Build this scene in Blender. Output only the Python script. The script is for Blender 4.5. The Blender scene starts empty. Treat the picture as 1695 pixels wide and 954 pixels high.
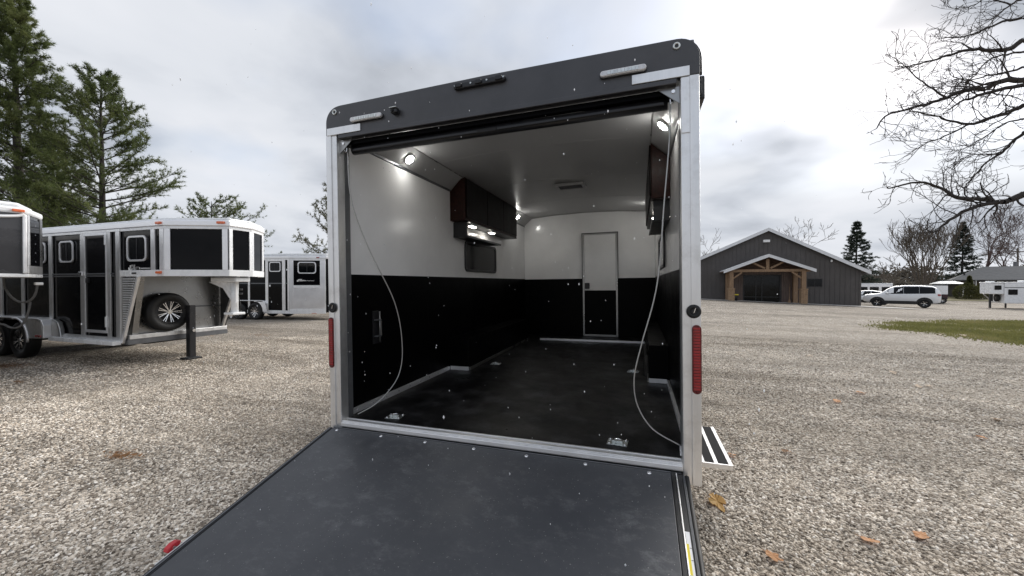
import bpy, bmesh, math, random
import numpy as np
from mathutils import Vector, Matrix

R = math.radians
scene = bpy.context.scene
C = scene.collection

# ------------------------------------------------------------------ camera
YAW, PITCH, FPX = -0.3217, -0.0114, 630.7
CAM = Vector((0.954, -2.299, 1.568))
FWD = Vector((math.sin(YAW) * math.cos(PITCH), math.cos(YAW) * math.cos(PITCH), math.sin(PITCH)))
RGT = Vector((math.cos(YAW), -math.sin(YAW), 0.0))
UPV = RGT.cross(FWD)
cam_data = bpy.data.cameras.new('camera')
cam_data.sensor_width = 36.0
cam_data.lens = FPX / 1695.0 * 36.0
cam_data.clip_start = 0.05
cam_data.clip_end = 3000
cam = bpy.data.objects.new('camera', cam_data)
C.objects.link(cam)
m3 = Matrix((RGT, UPV, -FWD)).transposed()
cam.matrix_world = Matrix.Translation(CAM) @ m3.to_4x4()
scene.camera = cam

# ------------------------------------------------------------------ world, sun, exposure
SUN = Vector((0.41, 0.83, 0.62)).normalized()
SKY_GAIN = 5.5
w = bpy.data.worlds.new('World'); scene.world = w; w.use_nodes = True
nt = w.node_tree; nt.nodes.clear()
def N(nt, t, **k):
    n = nt.nodes.new(t)
    for a, b in k.items():
        setattr(n, a, b)
    return n
def math_node(nt, op, a=None, b=None, c=None, clamp=False):
    n = nt.nodes.new('ShaderNodeMath'); n.operation = op; n.use_clamp = clamp
    for i, v in enumerate((a, b, c)):
        if v is None: continue
        if isinstance(v, (int, float)): n.inputs[i].default_value = v
        else: nt.links.new(v, n.inputs[i])
    return n.outputs[0]
def ramp(nt, fac, stops, interp='LINEAR'):
    n = nt.nodes.new('ShaderNodeValToRGB'); n.color_ramp.interpolation = interp
    el = n.color_ramp.elements
    while len(el) < len(stops): el.new(0.5)
    for e, (p, c) in zip(el, stops):
        e.position = p
        e.color = (c, c, c, 1) if isinstance(c, (int, float)) else (*c, 1)
    if fac is not None: nt.links.new(fac, n.inputs[0])
    return n.outputs[0]
def mixc(nt, fac, a, b, mode='MIX'):
    n = nt.nodes.new('ShaderNodeMix'); n.data_type = 'RGBA'; n.blend_type = mode
    for sock, v in ((n.inputs[0], fac), (n.inputs[6], a), (n.inputs[7], b)):
        if isinstance(v, (int, float)): sock.default_value = v
        elif isinstance(v, tuple): sock.default_value = (*v, 1) if len(v) == 3 else v
        else: nt.links.new(v, sock)
    return n.outputs[2]
tc = N(nt, 'ShaderNodeTexCoord')
sx = N(nt, 'ShaderNodeSeparateXYZ'); nt.links.new(tc.outputs['Generated'], sx.inputs[0])
zz = math_node(nt, 'ADD', math_node(nt, 'MAXIMUM', sx.outputs[2], 0.0), 0.22)
cv = N(nt, 'ShaderNodeCombineXYZ')
nt.links.new(math_node(nt, 'DIVIDE', sx.outputs[0], zz), cv.inputs[0])
nt.links.new(math_node(nt, 'DIVIDE', sx.outputs[1], zz), cv.inputs[1])
n1 = N(nt, 'ShaderNodeTexNoise'); n1.inputs['Scale'].default_value = 1.35; n1.inputs['Detail'].default_value = 6; n1.inputs['Roughness'].default_value = 0.48; n1.inputs['Distortion'].default_value = 0.25
nt.links.new(cv.outputs[0], n1.inputs['Vector'])
clouds = ramp(nt, n1.outputs[0], [(0.30, (0.46, 0.49, 0.545)), (0.42, (0.62, 0.655, 0.72)), (0.52, (0.76, 0.79, 0.845)), (0.66, (0.845, 0.865, 0.915))])
dp = N(nt, 'ShaderNodeVectorMath', operation='DOT_PRODUCT'); nt.links.new(tc.outputs['Generated'], dp.inputs[0]); dp.inputs[1].default_value = SUN
glow = math_node(nt, 'POWER', math_node(nt, 'MAXIMUM', dp.outputs['Value'], 0.0), 16.0)
n2 = N(nt, 'ShaderNodeTexNoise'); n2.inputs['Scale'].default_value = 2.1; n2.inputs['Detail'].default_value = 5
nt.links.new(cv.outputs[0], n2.inputs['Vector'])
gl = math_node(nt, 'MULTIPLY', glow, math_node(nt, 'MULTIPLY', ramp(nt, n2.outputs[0], [(0.46, 0.0), (0.62, 1.0)]), 0.08))
gcol = N(nt, 'ShaderNodeCombineColor')
for i, k in enumerate((1.0, 0.99, 0.96)): nt.links.new(math_node(nt, 'MULTIPLY', gl, k), gcol.inputs[i])
cl = mixc(nt, 1.0, clouds, gcol.outputs[0], 'ADD')
clb = mixc(nt, 1.0, cl, (SKY_GAIN, SKY_GAIN, SKY_GAIN), 'MULTIPLY')
sky = N(nt, 'ShaderNodeTexSky'); sky.sky_type = 'NISHITA'; sky.sun_disc = False
sky.sun_elevation = math.asin(SUN.z); sky.sun_rotation = math.atan2(SUN.x, SUN.y)
n3 = N(nt, 'ShaderNodeTexNoise'); n3.inputs['Scale'].default_value = 0.8; n3.inputs['Detail'].default_value = 4
ofs = N(nt, 'ShaderNodeVectorMath', operation='ADD'); nt.links.new(cv.outputs[0], ofs.inputs[0]); ofs.inputs[1].default_value = (3.1, 7.7, 0)
nt.links.new(ofs.outputs[0], n3.inputs['Vector'])
gap = ramp(nt, n3.outputs[0], [(0.47, 0.0), (0.62, 0.50)])
hi_ = ramp(nt, sx.outputs[2], [(0.14, 0.0), (0.30, 1.0)])
skyc = mixc(nt, math_node(nt, 'MULTIPLY', gap, hi_), clb, sky.outputs[0])
bg = N(nt, 'ShaderNodeBackground'); bg.inputs[1].default_value = 0.1
nt.links.new(skyc, bg.inputs[0])
wo = N(nt, 'ShaderNodeOutputWorld'); nt.links.new(bg.outputs[0], wo.inputs[0])

sun_d = bpy.data.lights.new('sun', 'SUN'); sun_d.energy = 2.2; sun_d.angle = R(50); sun_d.color = (1.0, 0.96, 0.9)
sun = bpy.data.objects.new('sun', sun_d); C.objects.link(sun)
sun.rotation_euler = (-SUN).to_track_quat('-Z', 'Y').to_euler()
scene.view_settings.view_transform = 'Standard'
scene.view_settings.look = 'None'
scene.view_settings.exposure = 0.85
scene.view_settings.gamma = 1.0
scene.view_settings.use_curve_mapping = False

# ------------------------------------------------------------------ picking helpers
def at(u, v, d):
    """a point d metres along the view axis on the line of sight of photo pixel (u, v)"""
    return CAM + (FWD + RGT * ((u - 847.5) / FPX) + UPV * ((477 - v) / FPX)) * d
def sstep(a, b, x):
    t = np.clip((np.asarray(x, float) - a) / (b - a), 0, 1)
    return t * t * (3 - 2 * t)
def terrain(x, y):
    x = np.asarray(x, float); y = np.asarray(y, float)
    s = (x - CAM.x) * RGT.x + (y - CAM.y) * RGT.y
    d = (x - CAM.x) * math.sin(YAW) + (y - CAM.y) * math.cos(YAW)
    base = np.clip(0.39 - 0.039 * (s - 13.7), -0.8, 0.42) * sstep(2, 11, s)
    base = base * (1 - sstep(42, 66, d)) + (-0.15) * sstep(42, 66, d) * sstep(2, 11, s)
    return base * sstep(12, 26, d)
def hz(x, y): return float(terrain(x, y))
def gp(u, v):
    """where the line of sight of photo pixel (u, v) meets the terrain"""
    dr = FWD + RGT * ((u - 847.5) / FPX) + UPV * ((477 - v) / FPX)
    t = -CAM.z / dr.z
    for _ in range(30):
        p = CAM + dr * t
        t = 0.5 * t + 0.5 * (hz(p.x, p.y) - CAM.z) / dr.z
    p = CAM + dr * t
    return Vector((p.x, p.y, hz(p.x, p.y)))

# ------------------------------------------------------------------ mesh helpers
class MB:
    def __init__(s): s.v = []; s.f = []
    def add(s, vs, fs):
        o = len(s.v); s.v += [tuple(p) for p in vs]; s.f += [tuple(i + o for i in f) for f in fs]; return s
    def box(s, x0, x1, y0, y1, z0, z1):
        return s.add([(x0,y0,z0),(x1,y0,z0),(x1,y1,z0),(x0,y1,z0),(x0,y0,z1),(x1,y0,z1),(x1,y1,z1),(x0,y1,z1)],
                     [(0,3,2,1),(4,5,6,7),(0,1,5,4),(1,2,6,5),(2,3,7,6),(3,0,4,7)])
    def prism(s, poly, axis, a, b):
        mp = {'x': lambda p, t: (t, p[0], p[1]), 'y': lambda p, t: (p[0], t, p[1]), 'z': lambda p, t: (p[0], p[1], t)}[axis]
        n = len(poly)
        return s.add([mp(p, a) for p in poly] + [mp(p, b) for p in poly],
                     [tuple(range(n)), tuple(range(2*n-1, n-1, -1))] + [(i, (i+1) % n, n+(i+1) % n, n+i) for i in range(n)])
    def ring(s, po, pi, axis, a, b):
        mp = {'x': lambda p, t: (t, p[0], p[1]), 'y': lambda p, t: (p[0], t, p[1]), 'z': lambda p, t: (p[0], p[1], t)}[axis]
        n = len(po)
        vs = [mp(p, a) for p in po] + [mp(p, a) for p in pi] + [mp(p, b) for p in po] + [mp(p, b) for p in pi]
        fs = []
        for i in range(n):
            j = (i+1) % n
            fs += [(i, j, n+j, n+i), (2*n+i, 3*n+i, 3*n+j, 2*n+j), (i, 2*n+i, 2*n+j, j), (n+i, n+j, 3*n+j, 3*n+i)]
        return s.add(vs, fs)
    def tube(s, pts, r, n=8, closed=False):
        pts = [Vector(p) for p in pts]; m = len(pts)
        rs = r if isinstance(r, (list, tuple)) else [r]*m
        vs = []; fs = []; prev = None
        for i, p in enumerate(pts):
            t = (pts[min(i+1, m-1)] - pts[max(i-1, 0)])
            if t.length < 1e-9: t = Vector((0,0,1))
            t.normalize()
            if prev is None:
                a = t.orthogonal().normalized()
            else:
                a = prev - t * prev.dot(t)
                a = a.normalized() if a.length > 1e-6 else t.orthogonal().normalized()
            prev = a; b = t.cross(a)
            for k in range(n):
                th = 2*math.pi*k/n
                vs.append(p + (a*math.cos(th) + b*math.sin(th)) * rs[i])
        for i in range(m-1):
            for k in range(n):
                k2 = (k+1) % n
                fs.append((i*n+k, i*n+k2, (i+1)*n+k2, (i+1)*n+k))
        fs.append(tuple(range(n-1, -1, -1))); fs.append(tuple(range((m-1)*n, m*n)))
        return s.add(vs, fs)
    def cyl(s, p0, p1, r, n=16, r1=None):
        return s.tube([p0, p1], [r, r if r1 is None else r1], n)
    def lathe(s, prof, n=24, axis='y', c=(0,0,0), closed=True):
        """prof: list of (radius, offset along the axis)"""
        vs = []; fs = []; m = len(prof)
        for k in range(n):
            th = 2*math.pi*k/n; cs, sn = math.cos(th), math.sin(th)
            for (r, t) in prof:
                q = {'y': (r*cs, t, r*sn), 'x': (t, r*cs, r*sn), 'z': (r*cs, r*sn, t)}[axis]
                vs.append((q[0]+c[0], q[1]+c[1], q[2]+c[2]))
        for k in range(n):
            k2 = (k+1) % n
            for i in range(m if closed else m-1):
                j = (i+1) % m
                fs.append((k*m+i, k2*m+i, k2*m+j, k*m+j))
        return s.add(vs, fs)
    def obox(s, p, ex, ey, ez):
        p, ex, ey, ez = Vector(p), Vector(ex), Vector(ey), Vector(ez)
        vs = [p + ex*a + ey*b + ez*c for c in (-1,1) for (a,b) in ((-1,-1),(1,-1),(1,1),(-1,1))]
        return s.add(vs, [(0,3,2,1),(4,5,6,7),(0,1,5,4),(1,2,6,5),(2,3,7,6),(3,0,4,7)])
    def beam(s, a, b, wx, wz, up=(0,0,1)):
        a, b = Vector(a), Vector(b); t = (b-a); L = t.length; t.normalize()
        sd = t.cross(Vector(up)); sd = sd.normalized() if sd.length > 1e-6 else Vector((1,0,0)); u = sd.cross(t)
        return s.obox((a+b)/2, t*L/2, sd*wx/2, u*wz/2)
    def mesh(s, name, smooth=False):
        me = bpy.data.meshes.new(name); me.from_pydata(s.v, [], s.f)
        bm = bmesh.new(); bm.from_mesh(me); bmesh.ops.recalc_face_normals(bm, faces=bm.faces); bm.to_mesh(me); bm.free()
        if smooth: me.polygons.foreach_set('use_smooth', [True]*len(me.polygons))
        me.update(); return me
    def build(s, name, mat, parent=None, bevel=0, smooth=False, loc=None, label=None):
        me = s.mesh(name, smooth); me.materials.append(mat)
        return link(name, me, parent, bevel, loc, label)
def link(name, me, parent=None, bevel=0, loc=None, label=None):
    o = bpy.data.objects.new(name, me); C.objects.link(o)
    if parent: o.parent = parent
    if loc: o.location = loc
    if bevel:
        b = o.modifiers.new('bevel', 'BEVEL'); b.width = bevel; b.segments = 2; b.limit_method = 'ANGLE'; b.angle_limit = R(40)
        b.harden_normals = False
    if label: o['label'] = label
    return o
def box(name, mat, parent, dims, bevel=0.0, label=None):
    return MB().box(*dims).build(name, mat, parent, bevel, label=label)
def rr(x0, x1, z0, z1, r, n=5):
    out = []
    for cx, cz, a0 in ((x1-r, z0+r, -90), (x1-r, z1-r, 0), (x0+r, z1-r, 90), (x0+r, z0+r, 180)):
        for k in range(n+1):
            a = R(a0 + 90*k/n); out.append((cx + r*math.cos(a), cz + r*math.sin(a)))
    return out
def thing(name, label, cat, loc=(0,0,0), rz=0, group=None):
    o = bpy.data.objects.new(name, None); C.objects.link(o); o.empty_display_size = 0.2
    o.location = loc; o.rotation_euler = (0, 0, rz)
    o['label'] = label; o['category'] = cat
    if group: o['group'] = group
    return o
def tag(o, label, cat, group=None):
    o['label'] = label; o['category'] = cat
    if group: o['group'] = group
    return o
def np_mesh(name, verts, faces, mat, smooth=False):
    verts = np.asarray(verts, np.float32); faces = np.asarray(faces, np.int32)
    k = faces.shape[1]; me = bpy.data.meshes.new(name)
    me.vertices.add(len(verts)); me.vertices.foreach_set('co', verts.ravel())
    me.loops.add(faces.size); me.loops.foreach_set('vertex_index', faces.ravel())
    me.polygons.add(len(faces)); me.polygons.foreach_set('loop_start', np.arange(0, faces.size, k, dtype=np.int32))
    me.polygons.foreach_set('loop_total', np.full(len(faces), k, np.int32))
    if smooth: me.polygons.foreach_set('use_smooth', np.ones(len(faces), bool))
    me.materials.append(mat); me.update(calc_edges=True); me.validate(); return me

# ------------------------------------------------------------------ materials
def new_mat(name):
    m = bpy.data.materials.new(name); m.use_nodes = True
    nt = m.node_tree; b = nt.nodes['Principled BSDF']; return m, nt, b
def pbr(name, col, rough=0.5, metal=0.0, var=0.12, scale=6.0, bump=0.0, bscale=150.0, rvar=0.08, spec=0.5, coat=0.0, stretch=None, dirt=None):
    m, nt, b = new_mat(name)
    t = N(nt, 'ShaderNodeTexCoord'); vec = t.outputs['Object']
    if stretch:
        mp = N(nt, 'ShaderNodeMapping'); mp.inputs['Scale'].default_value = stretch; nt.links.new(vec, mp.inputs[0]); vec = mp.outputs[0]
    n = N(nt, 'ShaderNodeTexNoise'); n.inputs['Scale'].default_value = scale; n.inputs['Detail'].default_value = 6; n.inputs['Roughness'].default_value = 0.6
    nt.links.new(vec, n.inputs['Vector'])
    lo = tuple(c*(1-var) for c in col); hi = tuple(min(1, c*(1+var)) for c in col)
    c = ramp(nt, n.outputs[0], [(0.3, lo), (0.7, hi)])
    if dirt:
        dcol, amt, dsc = dirt
        n4 = N(nt, 'ShaderNodeTexNoise'); n4.inputs['Scale'].default_value = dsc; n4.inputs['Detail'].default_value = 8; n4.inputs['Roughness'].default_value = 0.7
        nt.links.new(t.outputs['Object'], n4.inputs['Vector'])
        c = mixc(nt, ramp(nt, n4.outputs[0], [(0.5, 0.0), (0.75, amt)]), c, dcol)
    nt.links.new(c, b.inputs['Base Color'])
    nt.links.new(ramp(nt, n.outputs[0], [(0.25, max(0.02, rough-rvar)), (0.75, min(1, rough+rvar))]), b.inputs['Roughness'])
    b.inputs['Metallic'].default_value = metal
    b.inputs['Specular IOR Level'].default_value = spec
    b.inputs['Coat Weight'].default_value = coat
    if bump:
        n5 = N(nt, 'ShaderNodeTexNoise'); n5.inputs['Scale'].default_value = bscale; n5.inputs['Detail'].default_value = 4
        nt.links.new(vec, n5.inputs['Vector'])
        bp = N(nt, 'ShaderNodeBump'); bp.inputs['Strength'].default_value = bump; bp.inputs['Distance'].default_value = 0.0015
        nt.links.new(n5.outputs[0], bp.inputs['Height']); nt.links.new(bp.outputs[0], b.inputs['Normal'])
    return m
def emit(name, col, strength):
    m, nt, b = new_mat(name)
    b.inputs['Base Color'].default_value = (0.9, 0.9, 0.9, 1); b.inputs['Roughness'].default_value = 0.3
    b.inputs['Emission Color'].default_value = (*col, 1); b.inputs['Emission Strength'].default_value = strength
    return m
M = {}
M['alu'] = pbr('brushed aluminium', (0.80, 0.80, 0.80), 0.38, 0.85, 0.10, 14, 0.0, 90, stretch=(1, 1, 0.08), dirt=((0.40, 0.38, 0.35), 0.5, 5))
M['alu_bright'] = pbr('bright aluminium', (0.90, 0.90, 0.91), 0.42, 0.75, 0.06, 3)
M['alu_dull'] = pbr('dull aluminium sheet', (0.36, 0.36, 0.355), 0.30, 0.9, 0.25, 3, 0.0, 40, dirt=((0.16, 0.15, 0.14), 0.6, 3))
M['alu_dark'] = pbr('dark grey aluminium', (0.16, 0.165, 0.175), 0.4, 0.6, 0.15, 8)
M['white_alu'] = pbr('white painted aluminium', (0.82, 0.83, 0.84), 0.28, 0.0, 0.06, 5)
M['header'] = pbr('charcoal painted sheet', (0.056, 0.057, 0.063), 0.33, 0.0, 0.18, 3, 0.05, 12, dirt=((0.10, 0.10, 0.11), 0.25, 5))
def ramp_material():
    m, nt, b = new_mat('dark grey ramp rubber')
    t = N(nt, 'ShaderNodeTexCoord'); P = t.outputs['Object']
    def noise(scale, stretch=(1, 1, 1), detail=8, rough=0.7, off=(0, 0, 0)):
        mp = N(nt, 'ShaderNodeMapping'); mp.inputs['Scale'].default_value = stretch; mp.inputs['Location'].default_value = off; nt.links.new(P, mp.inputs[0])
        n = N(nt, 'ShaderNodeTexNoise'); n.inputs['Scale'].default_value = scale; n.inputs['Detail'].default_value = detail; n.inputs['Roughness'].default_value = rough
        nt.links.new(mp.outputs[0], n.inputs['Vector']); return n.outputs[0]
    col = ramp(nt, noise(0.9), [(0.35, (0.046, 0.0485, 0.055)), (0.65, (0.062, 0.065, 0.073))])
    grain = ramp(nt, noise(420, detail=3), [(0.3, 0.92), (0.7, 1.08)])
    col = mixc(nt, 1.0, col, grain, 'MULTIPLY')
    where = ramp(nt, noise(1.3, off=(3, 1, 0)), [(0.42, 0.05), (0.62, 1.0)])
    scuff = ramp(nt, noise(7, stretch=(0.9, 1.5, 1), detail=10, rough=0.80), [(0.50, 0.0), (0.68, 0.50)])
    col = mixc(nt, math_node(nt, 'MULTIPLY', where, scuff), col, (0.24, 0.24, 0.245))
    scr = ramp(nt, noise(30, stretch=(0.15, 5.0, 1), detail=4, off=(1, 7, 0)), [(0.68, 0.0), (0.76, 0.16)])
    col = mixc(nt, scr, col, (0.20, 0.20, 0.21))
    spk = ramp(nt, noise(75, detail=2, off=(9, 2, 0)), [(0.69, 0.0), (0.71, 0.8)])
    col = mixc(nt, spk, col, (0.34, 0.33, 0.31))
    nt.links.new(col, b.inputs['Base Color'])
    nt.links.new(ramp(nt, noise(2.5, off=(5, 5, 0)), [(0.3, 0.34), (0.7, 0.54)]), b.inputs['Roughness'])
    bp = N(nt, 'ShaderNodeBump'); bp.inputs['Strength'].default_value = 0.25; bp.inputs['Distance'].default_value = 0.0008
    nt.links.new(noise(420, detail=3), bp.inputs['Height']); nt.links.new(bp.outputs[0], b.inputs['Normal'])
    return m
M['ramp'] = ramp_material()
M['black_gloss'] = pbr('gloss black panel', (0.005, 0.005, 0.006), 0.06, 0.0, 0.2, 4, 0.01, 3, rvar=0.03, spec=0.10)
M['black_satin'] = pbr('satin black', (0.010, 0.010, 0.012), 0.38, 0.0, 0.3, 8, 0.05, 60)
M['black_wall'] = pbr('black wall sheet', (0.0018, 0.0018, 0.0022), 0.40, 0.0, 0.3, 5, 0.05, 160, spec=0.07)
M['floor_mat'] = pbr('black floor matting', (0.0045, 0.0045, 0.005), 0.45, 0.0, 0.5, 2.5, 0.6, 110, rvar=0.22, spec=0.25, dirt=((0.060, 0.060, 0.064), 0.75, 4))
M['rubber'] = pbr('black rubber', (0.0055, 0.0055, 0.006), 0.6, 0.0, 0.3, 20, 0.1, 150)
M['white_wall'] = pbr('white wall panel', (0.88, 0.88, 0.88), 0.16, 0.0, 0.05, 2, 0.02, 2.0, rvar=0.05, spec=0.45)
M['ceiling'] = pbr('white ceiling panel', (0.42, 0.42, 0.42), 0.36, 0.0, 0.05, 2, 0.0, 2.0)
M['cherry'] = pbr('dark cherry wood', (0.020, 0.0055, 0.0035), 0.40, 0.0, 0.5, 5, 0.05, 40, stretch=(6, 0.6, 6), spec=0.15)
M['cherry_dark'] = pbr('dark cabinet front', (0.0045, 0.002, 0.0016), 0.42, 0.0, 0.4, 5, spec=0.08)
M['glass_dark'] = pbr('dark tinted glass', (0.005, 0.006, 0.007), 0.04, 0.0, 0.2, 3, spec=0.22)
M['red_lens'] = pbr('red lens', (0.30, 0.008, 0.012), 0.22, 0.0, 0.25, 30, spec=0.6, coat=0.5)
M['red_dark'] = pbr('dark red lens', (0.10, 0.004, 0.006), 0.3, 0.0, 0.2, 30)
M['red_plastic'] = pbr('red plastic', (0.55, 0.03, 0.04), 0.4, 0.0, 0.15, 20)
M['amber'] = pbr('amber lens', (0.75, 0.16, 0.05), 0.25, 0.0, 0.15, 30, coat=0.4)
M['clear_lens'] = pbr('frosted lamp lens', (0.62, 0.62, 0.63), 0.2, 0.35, 0.15, 60, coat=0.5)
M['chrome'] = pbr('chrome', (0.85, 0.85, 0.86), 0.15, 1.0, 0.08, 20)
M['zinc'] = pbr('zinc plate', (0.62, 0.64, 0.62), 0.3, 0.9, 0.2, 40)
M['cable'] = pbr('steel cable', (0.45, 0.45, 0.44), 0.4, 0.7, 0.25, 300)
M['white_paint'] = pbr('white paint', (0.80, 0.80, 0.79), 0.4, 0.0, 0.06, 30)
M['yellow'] = pbr('yellow sticker', (0.75, 0.60, 0.03), 0.45, 0.0, 0.08, 20)
M['lamp'] = emit('lit lamp lens', (1.0, 0.98, 0.93), 60)
M['lamp_soft'] = emit('lit cabinet lamp', (1.0, 0.95, 0.85), 28)
M['car_white'] = pbr('white car paint', (0.80, 0.81, 0.82), 0.18, 0.0, 0.03, 3, coat=0.8)
M['grey_paint'] = pbr('grey metallic panel', (0.060, 0.060, 0.064), 0.25, 0.2, 0.12, 3, coat=0.5)
M['maroon'] = pbr('maroon panel', (0.035, 0.012, 0.016), 0.3, 0.0, 0.2, 3)
M['siding'] = pbr('charcoal metal siding', (0.068, 0.061, 0.058), 0.55, 0.0, 0.16, 1.2, 0.05, 20, dirt=((0.11, 0.105, 0.10), 0.35, 1.2))
M['roof_white'] = pbr('pale metal roof trim', (0.72, 0.73, 0.75), 0.4, 0.1, 0.06, 3)
M['timber'] = pbr('honey timber', (0.26, 0.165, 0.095), 0.6, 0.0, 0.3, 4, 0.1, 40, stretch=(4, 4, 0.6))
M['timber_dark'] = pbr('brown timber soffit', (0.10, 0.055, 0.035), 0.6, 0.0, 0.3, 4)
M['plank_wall'] = pbr('weathered brown board', (0.13, 0.095, 0.08), 0.7, 0.0, 0.35, 3, 0.1, 30, stretch=(5, 5, 0.7))
M['stone'] = pbr('tan stone', (0.30, 0.20, 0.12), 0.8, 0.0, 0.3, 9, 0.3, 30)
M['concrete'] = pbr('pale concrete', (0.48, 0.46, 0.43), 0.85, 0.0, 0.12, 1.5, 0.15, 30)
M['shingle'] = pbr('grey shingle', (0.105, 0.108, 0.112), 0.85, 0.0, 0.25, 2, 0.2, 12)
M['house_wall'] = pbr('dark brick', (0.075, 0.060, 0.062), 0.8, 0.0, 0.3, 6)
M['bark'] = pbr('grey bark', (0.040, 0.034, 0.031), 0.9, 0.0, 0.3, 8, 0.3, 30)
M['bark_red'] = pbr('reddish bark', (0.105, 0.070, 0.064), 0.9, 0.0, 0.3, 8)
M['bark_brown'] = pbr('brown bark', (0.12, 0.098, 0.08), 0.9, 0.0, 0.3, 8)

def leaf_mat(name, cols, rough=0.6, trans=0.4):
    m, nt, b = new_mat(name)
    t = N(nt, 'ShaderNodeTexCoord')
    n = N(nt, 'ShaderNodeTexNoise'); n.inputs['Scale'].default_value = 0.55; n.inputs['Detail'].default_value = 8; n.inputs['Roughness'].default_value = 0.75
    nt.links.new(t.outputs['Object'], n.inputs['Vector'])
    c = ramp(nt, n.outputs[0], [(0.3, cols[0]), (0.52, cols[1]), (0.72, cols[2])])
    nt.links.new(c, b.inputs['Base Color'])
    b.inputs['Roughness'].default_value = rough; b.inputs['Specular IOR Level'].default_value = 0.3
    tl = N(nt, 'ShaderNodeBsdfTranslucent'); nt.links.new(c, tl.inputs[0])
    mx = N(nt, 'ShaderNodeMixShader'); mx.inputs[0].default_value = trans
    nt.links.new(b.outputs[0], mx.inputs[1]); nt.links.new(tl.outputs[0], mx.inputs[2]); nt.links.new(mx.outputs[0], nt.nodes['Material Output'].inputs[0])
    return m
M['pine'] = leaf_mat('pine needles', [(0.050, 0.072, 0.026), (0.120, 0.150, 0.050), (0.23, 0.245, 0.090)])
M['pine_bluish'] = leaf_mat('loose pine needles', [(0.09, 0.10, 0.06), (0.19, 0.19, 0.11), (0.32, 0.29, 0.17)])
M['spruce'] = leaf_mat('spruce needles', [(0.022, 0.032, 0.025), (0.042, 0.056, 0.042), (0.070, 0.082, 0.060)])
M['shrub'] = leaf_mat('shrub leaves', [(0.05, 0.055, 0.02), (0.10, 0.10, 0.038), (0.17, 0.15, 0.06)])
M['grass'] = leaf_mat('grass blades', [(0.12, 0.12, 0.04), (0.19, 0.19, 0.065), (0.33, 0.29, 0.14)])

STONE_STOPS = [(0.0, (0.10, 0.082, 0.066)), (0.10, (0.22, 0.186, 0.152)), (0.36, (0.43, 0.378, 0.320)), (0.66, (0.62, 0.56, 0.49)), (0.90, (0.76, 0.715, 0.65)), (1.0, (0.86, 0.83, 0.79))]
def ground_material():
    m, nt, b = new_mat('gravel lot')
    t = N(nt, 'ShaderNodeTexCoord'); P = t.outputs['Object']
    nd = N(nt, 'ShaderNodeTexNoise'); nd.inputs['Scale'].default_value = 14; nt.links.new(P, nd.inputs['Vector'])
    ad = N(nt, 'ShaderNodeMix'); ad.data_type = 'RGBA'; ad.blend_type = 'ADD'; ad.inputs[0].default_value = 0.03
    nt.links.new(P, ad.inputs[6]); nt.links.new(nd.outputs[1], ad.inputs[7])
    v = N(nt, 'ShaderNodeTexVoronoi'); v.inputs['Scale'].default_value = 44; nt.links.new(ad.outputs[2], v.inputs['Vector'])
    v2 = N(nt, 'ShaderNodeTexVoronoi'); v2.inputs['Scale'].default_value = 9; nt.links.new(ad.outputs[2], v2.inputs['Vector'])
    sc = N(nt, 'ShaderNodeSeparateColor'); nt.links.new(v.outputs['Color'], sc.inputs[0])
    col = ramp(nt, sc.outputs[0], STONE_STOPS)
    gapm = ramp(nt, v.outputs['Distance'], [(0.30, 1.0), (0.75, 0.45)])
    col = mixc(nt, 1.0, col, gapm, 'MULTIPLY')
    # broad patches of finer, browner dirt
    n = N(nt, 'ShaderNodeTexNoise'); n.inputs['Scale'].default_value = 0.33; n.inputs['Detail'].default_value = 9; n.inputs['Roughness'].default_value = 0.65
    nt.links.new(P, n.inputs['Vector'])
    col = mixc(nt, ramp(nt, n.outputs[0], [(0.47, 0.0), (0.68, 0.55)]), col, (0.44, 0.39, 0.33))
    n6 = N(nt, 'ShaderNodeTexNoise'); n6.inputs['Scale'].default_value = 1.7; n6.inputs['Detail'].default_value = 8; n6.inputs['Roughness'].default_value = 0.7
    nt.links.new(P, n6.inputs['Vector'])
    col = mixc(nt, 1.0, col, ramp(nt, n6.outputs[0], [(0.32, 0.74), (0.66, 1.14)]), 'MULTIPLY')
    ml = N(nt, 'ShaderNodeMapping'); ml.inputs['Rotation'].default_value = (0, 0, -0.15); ml.inputs['Scale'].default_value = (0.10, 0.75, 1); nt.links.new(P, ml.inputs[0])
    nl = N(nt, 'ShaderNodeTexNoise'); nl.inputs['Scale'].default_value = 1.0; nl.inputs['Detail'].default_value = 7; nl.inputs['Roughness'].default_value = 0.68
    nt.links.new(ml.outputs[0], nl.inputs['Vector'])
    col = mixc(nt, 1.0, col, ramp(nt, nl.outputs[0], [(0.36, (0.66, 0.64, 0.61)), (0.50, 1.0), (0.66, 1.12)]), 'MULTIPLY')
    col = mixc(nt, 1.0, col, (0.84, 0.815, 0.775), 'MULTIPLY')
    nt.links.new(col, b.inputs['Base Color']); b.inputs['Roughness'].default_value = 0.85; b.inputs['Specular IOR Level'].default_value = 0.25
    bp = N(nt, 'ShaderNodeBump'); bp.inputs['Strength'].default_value = 0.9; bp.inputs['Distance'].default_value = 0.02; bp.invert = True
    nt.links.new(v.outputs['Distance'], bp.inputs['Height']); nt.links.new(bp.outputs[0], b.inputs['Normal'])
    return m
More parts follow.
